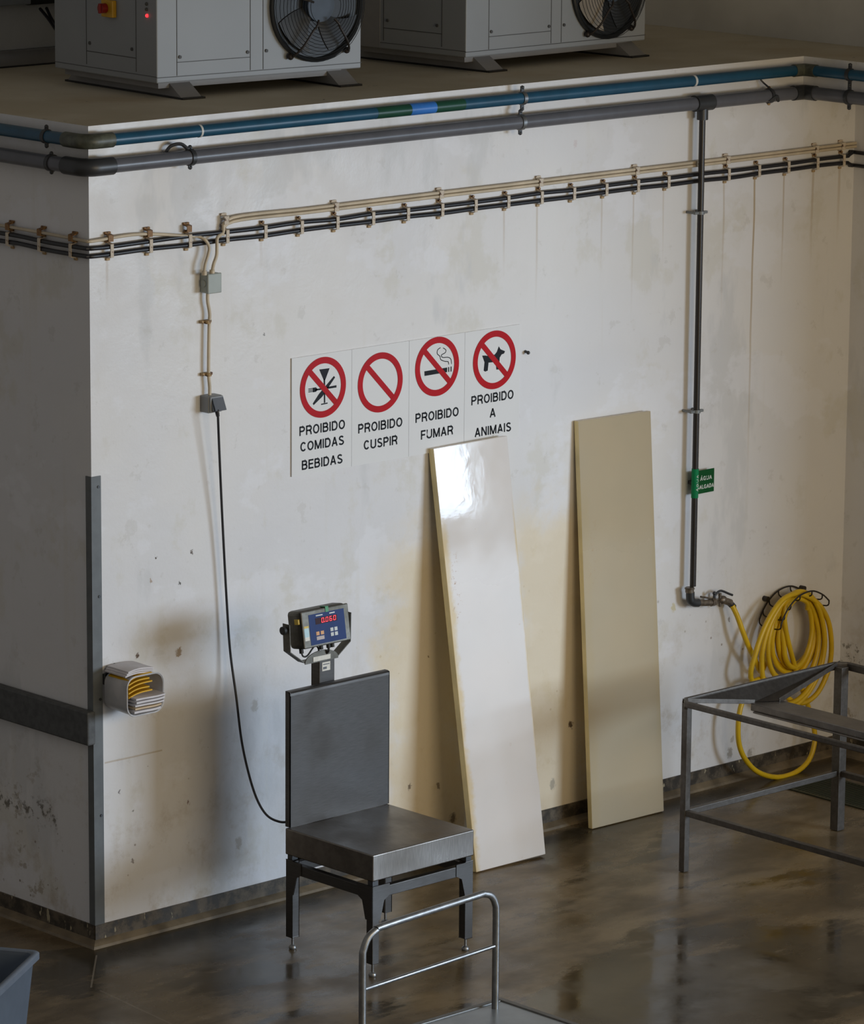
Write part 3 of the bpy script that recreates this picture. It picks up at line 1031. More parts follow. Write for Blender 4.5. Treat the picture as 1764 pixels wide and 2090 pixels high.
def clip_proto(tall, mat):
    root = empty('cable_clip', (0, 0, 0))
    mb = MB()
    lo, hi = ZC2 - .016, ZC1 + .014
    mb.prism([(-.0065, 0, lo), (-.0065, -.027, lo + .006), (-.0065, -.027, hi - .006), (-.0065, 0, hi), (-.0065, 0, hi - .004), (-.0065, -.024, hi - .009), (-.0065, -.024, lo + .009), (-.0065, 0, lo + .004)], (.013, 0, 0))
    mb.build('strap', mat, root, smooth=False)
    mb = MB(); mb.box((-.008, -.006, lo - .006), (.008, 0, lo + .003), .002); mb.build('foot', M_RUST, root)
    mb = MB(); mb.box((-.008, -.008, hi - .003), (.008, 0, hi + .007), .002); mb.cyl((0, -.006, hi + .004), (0, -.013, hi + .004), .005, 8); mb.build('foot', M_RUST, root)
    if tall:
        mb = MB()
        l2, h2 = (ZCR - .016, ZCR + .02) if tall == 1 else (ZCR - .026, ZCR + .004)
        mb.prism([(-.012, 0, l2), (-.012, -.024, l2 + .004), (-.012, -.024, h2 - .004), (-.012, 0, h2), (-.012, 0, h2 - .004), (-.012, -.021, h2 - .008), (-.012, -.021, l2 + .008), (-.012, 0, l2 + .004)], (.02, 0, 0))
        mb.box((-.014, -.007, h2 - .002), (.012, 0, h2 + .005), .002)
        mb.build('upper_saddle', mat if tall == 1 else M_RUST2, root, smooth=False)
    return root


protos = {}
clips = [(.074, 2, 'rust stained double clip first right of the block corner'), (.239, 2, 'rust stained double clip second right of the block corner'), (.407, 2, 'rusty double clip just left of the junction box drop'),
         (.569, 1, 'cream double clip just right of the junction box drop'), (.737, 0, 'single clip first right of the cream double clip by the junction box'), (.9, 0, 'single clip second right of the cream double clip by the junction box'),
         (1.062, 1, 'double clip above the left end of the prohibition signs'), (1.227, 0, 'single clip above the gap between food and spitting signs'), (1.39, 0, 'single clip above the no spitting sign'),
         (1.553, 1, 'double clip above the no smoking sign'), (1.714, 0, 'single clip above the left edge of the animals sign'), (1.874, 0, 'single clip above the right part of the animals sign'),
         (2.04, 1, 'double clip just right of the signs, halfway to the downpipe'), (2.203, 0, 'single clip above the left edge of the yellowed board'), (2.368, 0, 'single clip above the middle of the yellowed board'),
         (2.532, 1, 'double clip above the right edge of the yellowed board'), (2.692, 0, 'single clip immediately left of the downpipe'), (3.015, 1, 'double clip immediately right of the downpipe'),
         (3.181, 0, 'single clip with the longest rust streak right of the downpipe'), (3.344, 0, 'single clip third right of the downpipe'), (3.507, 1, 'double clip second from the right wall corner'), (3.657, 1, 'double clip nearest the right wall corner')]
for x, kind, lb in clips:
    if kind not in protos:
        protos[kind] = clip_proto(kind, M_CLIP)
        r = protos[kind]
    else:
        r = copy_tree(protos[kind])
    r.location = (x, -.0003, 0)
    r['label'] = lb; r['category'] = 'cable clip'; r['group'] = 'cable clips along the walls'
for (px, py, lb) in ((17, 490, 'double clip on the side wall farthest from the corner'), (82, 503, 'double clip on the side wall, middle of three'), (146, 520, 'double clip on the side wall nearest the corner')):
    y = lf(px, py, .02).y
    r = copy_tree(protos[2])
    r.location = (-.0003, y, 0)
    r.rotation_euler = (0, 0, -math.pi / 2)
    r['label'] = lb; r['category'] = 'cable clip'; r['group'] = 'cable clips along the walls'

# ------------------------------------------------------------------ junction box, drop conduit, socket, cord
a, b = wl(425, 600, .043), wl(452, 557, .043)
jx0, jx1, jz0, jz1 = a.x, b.x, a.z, b.z
jb = empty('junction_box', ((jx0 + jx1) / 2, 0, (jz0 + jz1) / 2), 'grey green square junction box under the cable run', 'junction box')
MB().box((jx0, -.036, jz0), (jx1, -.0005, jz1), .003).build('housing', M_GREYBOX, jb)
MB().box((jx0 - .001, -.044, jz0 - .001), (jx1 + .001, -.0355, jz1 + .001), .003).build('lid', M_GREYBOX, jb)
mb = MB(); mb.cyl((jx0 - .004, -.02, (jz0 + jz1) / 2), (jx0 + .002, -.02, (jz0 + jz1) / 2), .012, 16); mb.build('knockout', M_GREYBOX, jb)
for px in (417, 433):
    p = wl(px, 556, .032); mb = MB(); mb.cyl((p.x, p.y, jz1 - .002), (p.x, p.y, jz1 + .012), .009, 12); mb.build('cable_gland', M_CREAM, jb)
a, b = wl(428, 845, .05), wl(457, 806, .05)
sx0, sx1, sz0, sz1 = a.x, b.x, a.z, b.z
so = empty('socket_box', ((sx0 + sx1) / 2, 0, (sz0 + sz1) / 2), 'grey surface socket with raised flap and black plug', 'socket')
MB().box((sx0, -.043, sz0), (sx1, -.0005, sz1), .004).build('housing', M_SOCK, so)
MB().box((sx0 + .004, -.05, sz0 + .004), (sx1 - .002, -.042, sz1 - .001), .003).build('front_plate', M_SOCK, so)
mb = MB()
mb.prism([(sx0 + .010, -.05, sz1 - .006), (sx0 + .010, -.068, sz0 + .010), (sx0 + .010, -.064, sz0 + .008), (sx0 + .010, -.05, sz1 - .012)], (sx1 - sx0 - .013, 0, 0))
mb.prism([(sx0 + .010, -.05, sz1 - .006), (sx0 + .010, -.068, sz0 + .010), (sx0 + .010, -.05, sz0 + .010)], (.003, 0, 0))
mb.build('flap', M_SOCKF, so, smooth=False)
dr = []
for (px, py) in ((424, 598), (424, 615), (428, 640), (427, 665), (426, 720), (426, 764), (428, 790), (428, 810)):
    dr.append(wl(px, py, .02))
mb = MB(); mb.tube(spline(dr, 6), .0058, 10)
tag(mb.build('conduit', M_CREAM, origin=dr[3]), 'short cream cable dropping from junction box to socket', 'cable')
for (px, py, lb) in ((424, 657, 'rusty clip, upper of two below the junction box'), (426, 764, 'rusty clip, lower of two, just above the socket')):
    p = wl(px, py, .02)
    r = empty('cable_saddle', (p.x, 0, p.z), lb, 'cable clip', 'rusty saddles on the socket cable')
    mb = MB(); mb.cyl((p.x, -.02, p.z - .006), (p.x, -.02, p.z + .006), .010, 14); mb.build('saddle', M_RUST, r)
    mb = MB(); mb.box((p.x - .022, -.016, p.z - .005), (p.x + .022, 0, p.z + .005), .002); mb.build('base', M_RUST, r)
# ------------------------------------------------------------------ prohibition signs


def cp(x, y, off=.0):
    return wl(540 + x / 2.94, 620 + y / 2.94, off)


xsn = [.871, 1.147, 1.417, 1.685, 1.957]
ZS0, ZS1 = 1.490, 1.901
rings = [(657, 790), (774, 780), (890, 747.5), (1007, 734)]
sign_defs = [('no eating or drinking', 'leftmost sign with fork, knife and glass reading PROIBIDO COMIDAS BEBIDAS',
              [('PROIBIDO', (609, 889), (702, 875)), ('COMIDAS', (611, 921.5), (700, 907)), ('BEBIDAS', (614, 958.5), (697, 945))]),
             ('', 'sign with an empty red crossed circle reading PROIBIDO CUSPIR',
              [('PROIBIDO', (729, 884), (819, 870)), ('CUSPIR', (740.5, 917.6), (809, 906.5))]),
             ('', 'sign with crossed out smoking cigarette reading PROIBIDO FUMAR',
              [('PROIBIDO', (846, 863), (934, 848)), ('FUMAR', (857, 897), (922.6, 886))]),
             ('', 'rightmost sign with crossed out dog reading PROIBIDO A ANIMAIS',
              [('PROIBIDO', (960, 827), (1046, 813)), ('A', (997.5, 852), (1009.5, 850)), ('ANIMAIS', (967, 892), (1041, 879))])]
YS = -.0055


def flat(mb, pts, th=.0006):
    P = [cp(x, y) for x, y in pts]
    mb.prism([(p.x, YS, p.z) for p in P], (0, -th, 0))


def ribbon(mb, pts, w, th=.0006):
    P = [Vector((p.x, YS - th / 2, p.z)) for p in spline([cp(x, y) for x, y in pts], 5)]
    for i in range(len(P) - 1):
        mb.bar(P[i], P[i + 1] + (P[i + 1] - P[i]).normalized() * w * .25, w, th, up=(0, 1, 0))


for i, (_, lb, lines) in enumerate(sign_defs):
    root = empty('prohibition_sign', ((xsn[i] + xsn[i + 1]) / 2, 0, ZS0), lb, 'sign', 'prohibition signs on the white wall')
    MB().box((xsn[i] + .0006, YS, ZS0), (xsn[i + 1] - .0006, -.0004, ZS1)).build('panel', M_SIGN, root, smooth=False)
    c = wl(*rings[i]); c = Vector((c.x, YS - .0008, c.z))
    RO, RI = .1055, .083
    mb = MB()
    mb.annulus(c, RO, RI, .0008)
    mb.build('red_ring', M_RED, root, smooth=False)
    mb = MB()
    d = Vector((1, 0, -1)).normalized()
    mb.bar(c - d * (RI + .004) + Vector((0, .0002, 0)), c + d * (RI + .004) + Vector((0, .0002, 0)), .0205, .0012, up=(0, 1, 0))
    mb.build('red_bar', M_RED, root, smooth=False)
    mb = MB()
    if i == 0:
        flat(mb, [(322, 393), (384, 385), (358, 455), (349, 457)])
        flat(mb, [(348, 450), (357, 450), (358, 592), (350, 594)])
        flat(mb, [(333, 599), (372, 591), (372, 598), (333, 606)])
        flat(mb, [(296, 512), (425, 487), (425, 501), (296, 521)])
        flat(mb, [(284, 503), (302, 500), (314, 512), (302, 527), (284, 530)])
        for dy in (0, 9, 18):
            flat(mb, [(257, 508 + dy), (290, 503 + dy), (290, 508 + dy), (257, 513 + dy)])
        flat(mb, [(410, 432), (417, 440), (340, 556), (288, 607), (283, 598), (320, 540)])
        mb.build('meal_pictogram', M_INK, root, smooth=False)
    elif i == 2:
        flat(mb, [(953, 404), (1090, 381), (1089, 409), (954, 432)])
        flat(mb, [(1096, 379), (1102, 378), (1102, 407), (1096, 408)])
        flat(mb, [(1110, 376), (1116, 375), (1116, 405), (1110, 406)])
        ribbon(mb, [(1116, 360), (1112, 332), (1096, 320), (1062, 320), (1056, 306), (1078, 292), (1082, 276), (1066, 264)], .0028)
        ribbon(mb, [(1050, 262), (1033, 275), (1030, 298), (1046, 314), (1052, 334), (1076, 344), (1095, 346), (1099, 362)], .0028)
        mb.build('cigarette_pictogram', M_INK, root, smooth=False)
    elif i == 3:
        flat(mb, [(1300, 310), (1318, 309), (1345, 313), (1376, 303), (1388, 287), (1400, 254), (1410, 272), (1437, 283), (1431, 297), (1416, 303), (1405, 322), (1403, 352), (1402, 392), (1385, 394), (1382, 348), (1338, 352), (1333, 400), (1318, 406), (1309, 400), (1314, 350)])
        mb.build('dog_pictogram', M_INK, root, smooth=False)
    else:
        mb.bm.free()
    for txt, p, q in lines:
        A, B = wl(*p), wl(*q)
        text_part(txt, A.x, B.x, (A.z + B.z) / 2, .0325, YS, M_INK, 'lettering', root, .0006)
    if i == 3:
        mb = MB(); flat(mb, [(1362, 796), (1372, 775), (1398, 778), (1410, 762), (1440, 770), (1475, 768), (1478, 788)], .0012)
        mb.build('peeled_corner', M_SIGN, root, smooth=False)
p = wl(1072, 717)
mb = MB(); mb.cyl((p.x, -.0003, p.z), (p.x, -.016, p.z - .003), .005, 10); mb.ball((p.x, -.016, p.z - .003), .007, 10)
tag(mb.build('wall_screw', M_DARKF, origin=(p.x, 0, p.z)), 'black screw stub in the wall right of the animals sign', 'screw')

# ------------------------------------------------------------------ leaning plastic boards


def board(name, top_l, top_r, bot_l, bot_r, th, mat, label):
    """tall board leaning on the wall; corners of its front face"""
    tl, tr, bl_, br = Vector(top_l), Vector(top_r), Vector(bot_l), Vector(bot_r)
    c0 = (bl_ + br) / 2
    x = (br - bl_).normalized()
    z = ((tl + tr) / 2 - c0)
    n = z.cross(x).normalized()          # points away from the room (into the wall)
    zz = z.normalized()
    M = Matrix((x, n, zz)).transposed().to_4x4()
    M.translation = c0
    Mi = M.inverted()
    loc = [Mi @ v for v in (bl_, br, tr, tl)]
    mb = MB()
    b = mb.bm
    F = [b.verts.new((v.x, 0, v.z)) for v in loc]
    B = [b.verts.new((v.x, th, v.z)) for v in loc]
    b.faces.new(F); b.faces.new(B[::-1])
    for i in range(4):
        b.faces.new((F[i], B[i], B[(i + 1) % 4], F[(i + 1) % 4]))
    bmesh.ops.recalc_face_normals(b, faces=b.faces)
    bmesh.ops.bevel(b, geom=b.edges[:], offset=.0022, segments=2, profile=.5, affect='EDGES')
    o = mb.build(name, mat)
    o.matrix_world = M
    for p in o.data.polygons:
        if abs(p.normal.x) > .8 or p.normal.y > .8:
            p.material_index = 1
    tag(o, label, 'board')
    return o


TH = .028
yb1 = -.006 - TH
board('plastic_board', wl(877, 916, TH + .010), wl(1022, 893, TH + .010), (1.535, -.246, .0065), (1.866, -.262, .0065), TH, [M_BOARD1, M_BOARDE],
      'white plastic board with yellow edges leaning on the wall below the signs')
board('plastic_board', wl(1181, 860, .030), wl(1325, 839, .030), (2.238, -.130, .003), (2.608, -.141, .003), .022, [M_BOARD2, M_BOARDE],
      'yellowed beige plastic board leaning on the wall left of the downpipe')

# ------------------------------------------------------------------ paper bin on the wall


def bp(x, y, off):
    return wl(200 + x / 11.03, 1340 + y / 11.03, off)


BD = .135
a = bp(690, 500, BD); b = bp(1480, 1000, BD)
bx0, bx1 = bp(660, 900, BD).x, bp(1470, 900, BD).x
bz1, bz0 = bp(1000, 430, BD).z, bp(700, 1370, BD).z
pb = empty('paper_bin', ((bx0 + bx1) / 2, -BD / 2, bz0), 'cloudy plastic open box of envelopes fixed to the wall by the corner guard', 'bin')


def rrect(x0, x1, z0, z1, r, n=5):
    out = []
    for (cx, cz, a0) in ((x1 - r, z0 + r, -90), (x1 - r, z1 - r, 0), (x0 + r, z1 - r, 90), (x0 + r, z0 + r, 180)):
        for k in range(n + 1):
            aa = math.radians(a0 + 90 * k / n)
            out.append((cx + r * math.cos(aa), cz + r * math.sin(aa)))
    return out


mb = MB()
bm = mb.bm
# tub lying on its side: back is smaller, mouth faces the room
outer = [rrect(bx0 + .003 * (1 - t), bx1 - .008 * (1 - t), bz0 + .003 * (1 - t), bz1 - .004 * (1 - t), .034) for t in (0, .5, 1, 1)]
yy = [-.012, -BD * .5, -BD + .008, -BD]
R = [[bm.verts.new((x, y, z)) for (x, z) in ring] for ring, y in zip(outer, yy)]
inner = [[(x + (.0022 if x < (bx0 + bx1) / 2 else -.0022), z + (.0022 if z < (bz0 + bz1) / 2 else -.0022)) for (x, z) in ring] for ring in outer]
RI_ = [[bm.verts.new((x, y + (.0025 if k == 0 else 0), z)) for (x, z) in ring] for k, (ring, y) in enumerate(zip(inner, [-.016, -BD * .5, -BD + .008, -BD]))]
n = len(outer[0])
for A, B, fl in [(R[0], R[1], 0), (R[1], R[2], 0), (R[2], R[3], 0), (RI_[0], RI_[1], 1), (RI_[1], RI_[2], 1), (RI_[2], RI_[3], 1), (R[3], RI_[3], 0)]:
    for k in range(n):
        bm.faces.new((A[k], A[(k + 1) % n], B[(k + 1) % n], B[k]))
bm.faces.new(R[0]); bm.faces.new(RI_[0])
bmesh.ops.recalc_face_normals(bm, faces=bm.faces)
mb.build('tub', M_BIN, pb, smooth=True)
mb = MB()
rim = [Vector((x, -BD, z)) for (x, z) in rrect(bx0 - .001, bx1 + .001, bz0 - .001, bz1 + .001, .035)]
mb.tube(rim, .0022, 8, closed=True)
mb.build('rim', M_BIN, pb)
mb = MB(); mb.box((.039, -.010, bz1 - .045), (bx0 + .07, -.0005, bz1 - .008), .001, 1); mb.bar((.05, -.006, bz1 - .02), (bx0 + .06, -.006, bz1 + .012), .02, .008, up=(0, 1, 0)); mb.build('fixing_strap', M_DARKF, pb)


def paper(name, x0, x1, y0, y1, z, th, mat, label, cat, group, rot=0.0, tilt=0.0, curl=0.0, sag=0.0):
    cx, cy = (x0 + x1) / 2, (y0 + y1) / 2
    mb = MB()

    def fn(u, v):
        x, y = (u - .5) * (x1 - x0), (v - .5) * (y1 - y0)
        c, s = math.cos(rot), math.sin(rot)
        return (cx + x * c - y * s, cy + x * s + y * c, z + x * math.tan(tilt) - curl * (2 * u - 1) ** 2 + sag * math.sin(u * 5 + v * 2) + .25 * sag * math.sin(11 * v))
    mb.sheet(fn, 10, 6, th)
    return tag(mb.build(name, mat, origin=(cx, cy, z)), label, cat, group)


w0, w1 = bx0 + .007, bx1 - .008
zb = bz0 + .010
hb = bz1 - bz0
stack = [(.000, .0075, M_PAPER, 'paper_bundle', 'lowest white paper bundle in the wall bin', 0), (.013, .006, M_PAPERT, 'paper_bundle', 'buff paper bundle near the bottom of the wall bin', .01),
         (.024, .006, M_PAPER, 'paper_bundle', 'white paper bundle above the buff one in the wall bin', -.01), (.035, .007, M_PAPER, 'paper_bundle', 'thick grey white paper bundle in the middle of the wall bin', .02),
         (.047, .006, M_PAPER, 'paper_bundle', 'topmost white paper bundle under the yellow envelopes', -.02)]
for dz, th, mt, nm, lb, rz in stack:
    paper(nm, w0 + .012, w1 - (.004 if dz > .02 else .014), -BD - .014 - dz * .25, -.026, zb + dz, th, mt, lb, 'paper', 'papers in the wall bin', rz, .02, -.003, .0016)
for k, (dz, lb) in enumerate(((.062, 'lowest yellow envelope in the wall bin'), (.076, 'second yellow envelope from the bottom in the wall bin'), (.092, 'third yellow envelope from the bottom in the wall bin'), (.105, 'fourth yellow envelope, just under the top one'), (.120, 'topmost yellow envelope in the wall bin'))):
    paper('yellow_envelope', w0 + .003, w1 - .035 - .012 * (k % 2), -BD + .004, -.026, zb + dz, .0045, M_ENV, lb, 'envelope', 'yellow envelopes in the wall bin', 0, .15, .004, .0015)
for k, lb in enumerate(('bottom paper bundle of the three lying on top of the wall bin', 'middle paper bundle lying on top of the wall bin', 'top paper bundle lying on the wall bin')):
    paper('paper_bundle', bx0 + .004 + .006 * k, bx1 - .030, -BD * .9, -.012, bz1 + .0045 + .0065 * k, .005, M_PAPER, lb, 'paper', 'papers on top of the wall bin', 0, 0, .005, .0012)

# ------------------------------------------------------------------ bench scale
sx0, sx1, sy0, sy1 = .452, .910, -.882, -.449
sc = empty('bench_scale', ((sx0 + sx1) / 2, (sy0 + sy1) / 2, 0), 'stainless bench scale with square platform, back plate and red lit indicator', 'scale')
MB().box((sx0, sy0, .330), (sx1, sy1, .420), .004, 3).build('platform', M_STEELH, sc)
# four legs: tube, flared bracket, stud foot
LW = .030
for (cx, sgx) in ((sx0 + .003, 1), (sx1 - .003, -1)):
    for (cy, sgy) in ((sy0 + .003, 1), (sy1 - .003, -1)):
        mb = MB()
        mb.box((cx, cy, .045), (cx + sgx * LW, cy + sgy * LW, .312), .002)
        for ax in (0, 1):
            e = Vector((sgx, 0, 0)) if ax == 0 else Vector((0, sgy, 0))
            o_ = Vector((0, -sgy * .003, 0)) if ax == 0 else Vector((-sgx * .003, 0, 0))
            base = Vector((cx, cy, 0))
            pr = [base + Vector((0, 0, .312)), base + e * .075 + Vector((0, 0, .312)), base + e * .075 + Vector((0, 0, .272)), base + e * .050 + Vector((0, 0, .258)), base + e * (LW + .004) + Vector((0, 0, .195)), base + Vector((0, 0, .195))]
            mb.prism(pr, -o_ * 1.2)
            mb.prism(pr, o_ * .5)
        leg = mb.build('leg', M_STEEL, sc, smooth=False)
        c = Vector((cx + sgx * LW / 2, cy + sgy * LW / 2, 0))
        mb = MB(); mb.cyl(c + Vector((0, 0, .012)), c + Vector((0, 0, .05)), .0045, 10); mb.tube([c + Vector((0, 0, z)) for z in (.0005, .006, .012, .016)], [.012, .0135, .011, .006], 18); mb.build('foot', M_TUBE, leg)
        mb = MB(); mb.box(c + Vector((-.012, -.012, .312)), c + Vector((.012, .012, .330))); mb.build('load_cell_pad', M_DARKF, sc)
zr0, zr1 = .268, .304
mb = MB(); mb.box((sx0 + .03, sy0 + .004, zr0), (sx1 - .03, sy0 + .028, zr1), .002); mb.build('frame_rail', M_STEEL, sc)
mb = MB(); mb.box((sx0 + .03, sy1 - .028, zr0), (sx1 - .03, sy1 - .004, zr1), .002); mb.build('frame_rail', M_STEEL, sc)
mb = MB(); mb.box((sx0 + .004, sy0 + .03, zr0), (sx0 + .028, sy1 - .03, zr1), .002); mb.build('frame_rail', M_STEEL, sc)
mb = MB(); mb.box((sx1 - .028, sy0 + .03, zr0), (sx1 - .004, sy1 - .03, zr1), .002); mb.build('frame_rail', M_STEEL, sc)
# back plate: folded sheet
PX0, PX1, PY, PZ = .464, .912, -.4605, .887
mb = MB()
mb.prism([(PX0, PY, .421), (PX1, PY, .421), (PX1, PY, PZ - .014), (PX1, PY, PZ - .014), (PX0, PY, PZ - .014)][:3] + [(PX0, PY, PZ - .014)], (0, .003, 0))
# rounded fold over the top
prof = [(PY, PZ - .014), (PY + .001, PZ - .006), (PY + .005, PZ - .001), (PY + .010, PZ), (PY + .024, PZ), (PY + .024, PZ - .003), (PY + .010, PZ - .003), (PY + .0055, PZ - .0055), (PY + .003, PZ - .014)]
mb.prism([(PX0 + .012, y, z) for (y, z) in prof], (PX1 - PX0 - .024, 0, 0))
mb.prism([(PX0, y, z) for (y, z) in prof], (.012, 0, 0)); mb.prism([(PX1 - .012, y, z) for (y, z) in prof], (.012, 0, 0))
mb.box((PX0, PY, .421), (PX0 + .003, PY + .024, PZ - .002)); mb.box((PX1 - .003, PY, .421), (PX1, PY + .024, PZ - .002))
mb.build('back_plate', M_STEEL, sc, angle=50)
# post
mb = MB(); mb.box((.6195, -.430, .30), (.690, -.388, .975), .004); mb.build('post', M_STEEL, sc)
mb = MB(); mb.box((.60, -.449, .34), (.71, -.388, .40), .003); mb.build('post_bracket', M_STEELD, sc)
# U bracket
IC = Vector((.612, -.455, 1.082))
mb = MB()
ush = [(.480, 1.112), (.487, 1.018), (.560, .972), (.735, .966), (.752, 1.010), (.746, 1.112)]
ush = [(.478, 1.110), (.482, 1.016), (.545, .970), (.690, .968), (.750, 1.012), (.752, 1.110)]
t = .003
for (p, q) in zip(ush[:-1], ush[1:]):
    mb.bar((p[0], -.425, p[1]), (q[0], -.425, q[1]), .034, t, up=(-(q[1] - p[1]), 0, q[0] - p[0]))
ub = mb.build('yoke', M_CASE, sc, smooth=False)
mb = MB()
cx, cz, rx, rz = .6175, .969, .0735, .034
mb.prism([(cx - rx, -.446, cz - .004)] + [(cx - rx * math.cos(math.pi * k / 16), -.446, cz + rz * math.sin(math.pi * k / 16)) for k in range(17)] + [(cx + rx, -.446, cz - .004)], (0, .004, 0))
mb.build('round_tab', M_CASE, ub, smooth=False)
MB().box((.578, -.4475, .969), (.655, -.4462, .985)).build('strip_label', M_STICK, ub, smooth=False)
MB().box((.632, -.4315, .925), (.668, -.4302, .955)).build('post_label', M_STICK, sc, smooth=False)
mb = MB(); mb.box((.636, -.4322, .931), (.652, -.4314, .939)); mb.box((.636, -.4322, .946), (.664, -.4314, .949)); mb.build('label_print', M_SOCKF, sc, smooth=False)
for x, s in ((.476, -1),):
    mb = MB(); mb.tube([(x, -.425, 1.090), (x + s * .006, -.425, 1.090), (x + s * .016, -.425, 1.09), (x + s * .018, -.425, 1.09)], [.007, .014, .014, .011], 16); mb.build('clamp_knob', M_RUBBER, sc)
# indicator, tilted back
TL = math.radians(-9)
MI = Matrix.Translation(Vector((.614, -.425, 1.083))) @ Matrix.Rotation(TL, 4, 'X')
ind = MB()
ind.box((-.105, -.038, -.064), (.105, .030, .064), .014, 3, MI)
io = ind.build('indicator_case', M_CASE, sc)
mb = MB(); mb.box((-.106, -.0395, -.060), (.106, -.036, .060), .0012, 1, MI); mb.build('case_gasket', M_RUBBER, io)
mb = MB(); mb.box((-.1045, -.047, -.062), (.1045, -.039, .062), .0035, 2, MI); mb.build('front_bezel', M_CASE, io)


def ip(u, v):      # zoom pixels on the face -> local x,z on the bezel
    # bilinear from the face corners seen in the photo
    p = on(570 + u / 9.95, 1210 + v / 9.95, 1, -.473)
    return p.x - .614, p.z - 1.083


FY = -.0472


def face(pts, mat, name, th=.0006, y=FY, par=None):
    mb = MB()
    P = [MI @ Vector((x, y, z)) for (x, z) in pts]
    ext = (MI.to_3x3() @ Vector((0, -th, 0)))
    mb.prism(P, ext)
    return mb.build(name, mat, par or io, smooth=False)


def rect(x0, x1, z0, z1):
    return [(x0, z0), (x1, z0), (x1, z1), (x0, z1)]


face(rect(-.074, .083, -.054, .048), M_PANEL, 'keypad_panel')
face(rect(-.046, .050, .012, .033), M_DARKRED, 'display_window', .0004, FY - .0007)
# seven segment digits 0.060
mb = MB()
SEG = {'a': (.1, .9, .91, 1.), 'g': (.1, .9, .455, .545), 'd': (.1, .9, .0, .09), 'f': (0, .14, .53, .97), 'b': (.86, 1, .53, .97), 'e': (0, .14, .03, .47), 'c': (.86, 1, .03, .47)}
DIG = {'0': 'abcdef', '6': 'acdefg'}
for k, ch in enumerate('0060'):
    ox, oz, w, h_ = -.0200 + k * .0172 + (.0012 if k else 0), .0150, .0104, .0155
    for s in DIG[ch]:
        x0, x1, z0, z1 = SEG[s]
        P = [(ox + x0 * w, oz + z0 * h_), (ox + x1 * w, oz + z0 * h_), (ox + x1 * w, oz + z1 * h_), (ox + x0 * w, oz + z1 * h_)]
        mb.prism([MI @ Vector((x + (z - oz) * .12, FY - .0012, z)) for (x, z) in P], MI.to_3x3() @ Vector((0, -.0004, 0)))
    if k == 0:
        P = rect(ox + w + .0028, ox + w + .0050, oz, oz + .0020)
        mb.prism([MI @ Vector((x, FY - .0012, z)) for (x, z) in P], MI.to_3x3() @ Vector((0, -.0004, 0)))
mb.build('lit_digits', M_DIGIT, io, smooth=False)
for (x, z, w, h_, mt) in ((-.041, -.018, .014, .012, M_ORANGE), (-.021, -.018, .014, .012, M_ORANGE), (-.031, -.034, .034, .012, M_PINK), (.022, -.014, .013, .012, M_KEYW), (.040, -.014, .013, .012, M_KEYW), (.022, -.030, .013, .012, M_KEYW), (.040, -.030, .013, .012, M_KEYW)):
    face(rect(x - w / 2, x + w / 2, z - h_ / 2, z + h_ / 2), mt, 'key', .0008, FY - .0006)
for (x0, x1, z) in ((-.042, -.012, .041), (.018, .042, .041)):
    face(rect(x0, x1, z - .002, z + .002), M_KEYW, 'printed_mark', .0003, FY - .0007)
face(rect(-.098, -.078, -.036, -.024), M_STICK, 'sticker', .0005)
face(rect(-.098, -.078, -.024, .006), M_STICKB, 'sticker', .0005)
face(rect(-.098, -.078, .006, .013), M_STICKY, 'sticker', .0005)
mb = MB(); mb.box((.002, -.0485, .047), (.016, -.0465, .0655), 0, 1, MI); mb.box((.002, -.0485, .0645), (.016, -.02, .066), 0, 1, MI); mb.build('green_tape', M_TAPEG, io, smooth=False)
mb = MB(); mb.box((-.113, -.020, .022), (-.104, -.0375, .038), .001, 1, MI); mb.build('yellow_tag', M_STICKY, io, smooth=False)
for x in (-.092, -.005, .028, .045):
    mb = MB(); a, b = MI @ Vector((x, -.015, -.062)), MI @ Vector((x, -.015, -.078)); mb.cyl(a, b, .0075, 12); mb.build('cable_gland', M_RUBBER, io)
mb = MB()
g0 = MI @ Vector((-.092, -.015, -.076))
mb.tube(spline([g0, g0 + Vector((.004, -.004, -.012)), g0 + Vector((.02, -.006, -.012)), g0 + Vector((.045, -.004, .008)), g0 + Vector((.07, .01, .012)), g0 + Vector((.088, .014, -.004)), Vector((.625, -.42, .972))], 6), .003, 8)
g1 = MI @ Vector((.028, -.015, -.076))
mb.tube(spline([g1, g1 + Vector((-.002, 0, -.015)), Vector((.64, -.42, .972))], 6), .004, 8)
mb.build('lead', M_RUBBER, io)

cord = []
for (px, py, of) in ((445, 838, .062), (445, 850, .065), (449, 950, .05), (455, 1080, .035), (463, 1230, .03), (470, 1330, .035), (482, 1420, .06), (493, 1510, .12), (508, 1580, .2), (525, 1632, .28), (545, 1664, .35), (570, 1677, .40), (592, 1677, .43), (606, 1674, .455)):
    cord.append(wl(px, py, of))
mb = MB(); mb.tube(spline(cord, 8), .0042, 8); pcord = mb.build('power_cord', M_BLACKC, sc)
mb = MB(); mb.cyl(cord[0] + Vector((0, .01, .012)), cord[1], .009, 12, .006); mb.build('plug', M_BLACKC, pcord)

# ------------------------------------------------------------------ steel frame table at the right
TX0, TX1, TY, TZ = 2.085, 2.945, -.700, .632
TEND = -1.95
tb = empty('steel_table', (2.5, -1.3, 0), 'dull steel work table frame at the right edge, in front of the hose', 'table')
for (x0, x1, y0, y1) in ((TX0 + .004, TX0 + .030, TY - .036, TY - .010), (TX1 - .052, TX1 - .014, TY - .052, TY - .014), (TX0 + .004, TX0 + .030, TEND + .010, TEND + .036), (TX1 - .052, TX1 - .014, TEND + .014, TEND + .052)):
    mb = MB(); mb.box((x0, y0, .0015), (x1, y1, TZ - .012), .002); mb.build('leg', M_STEELD, tb)
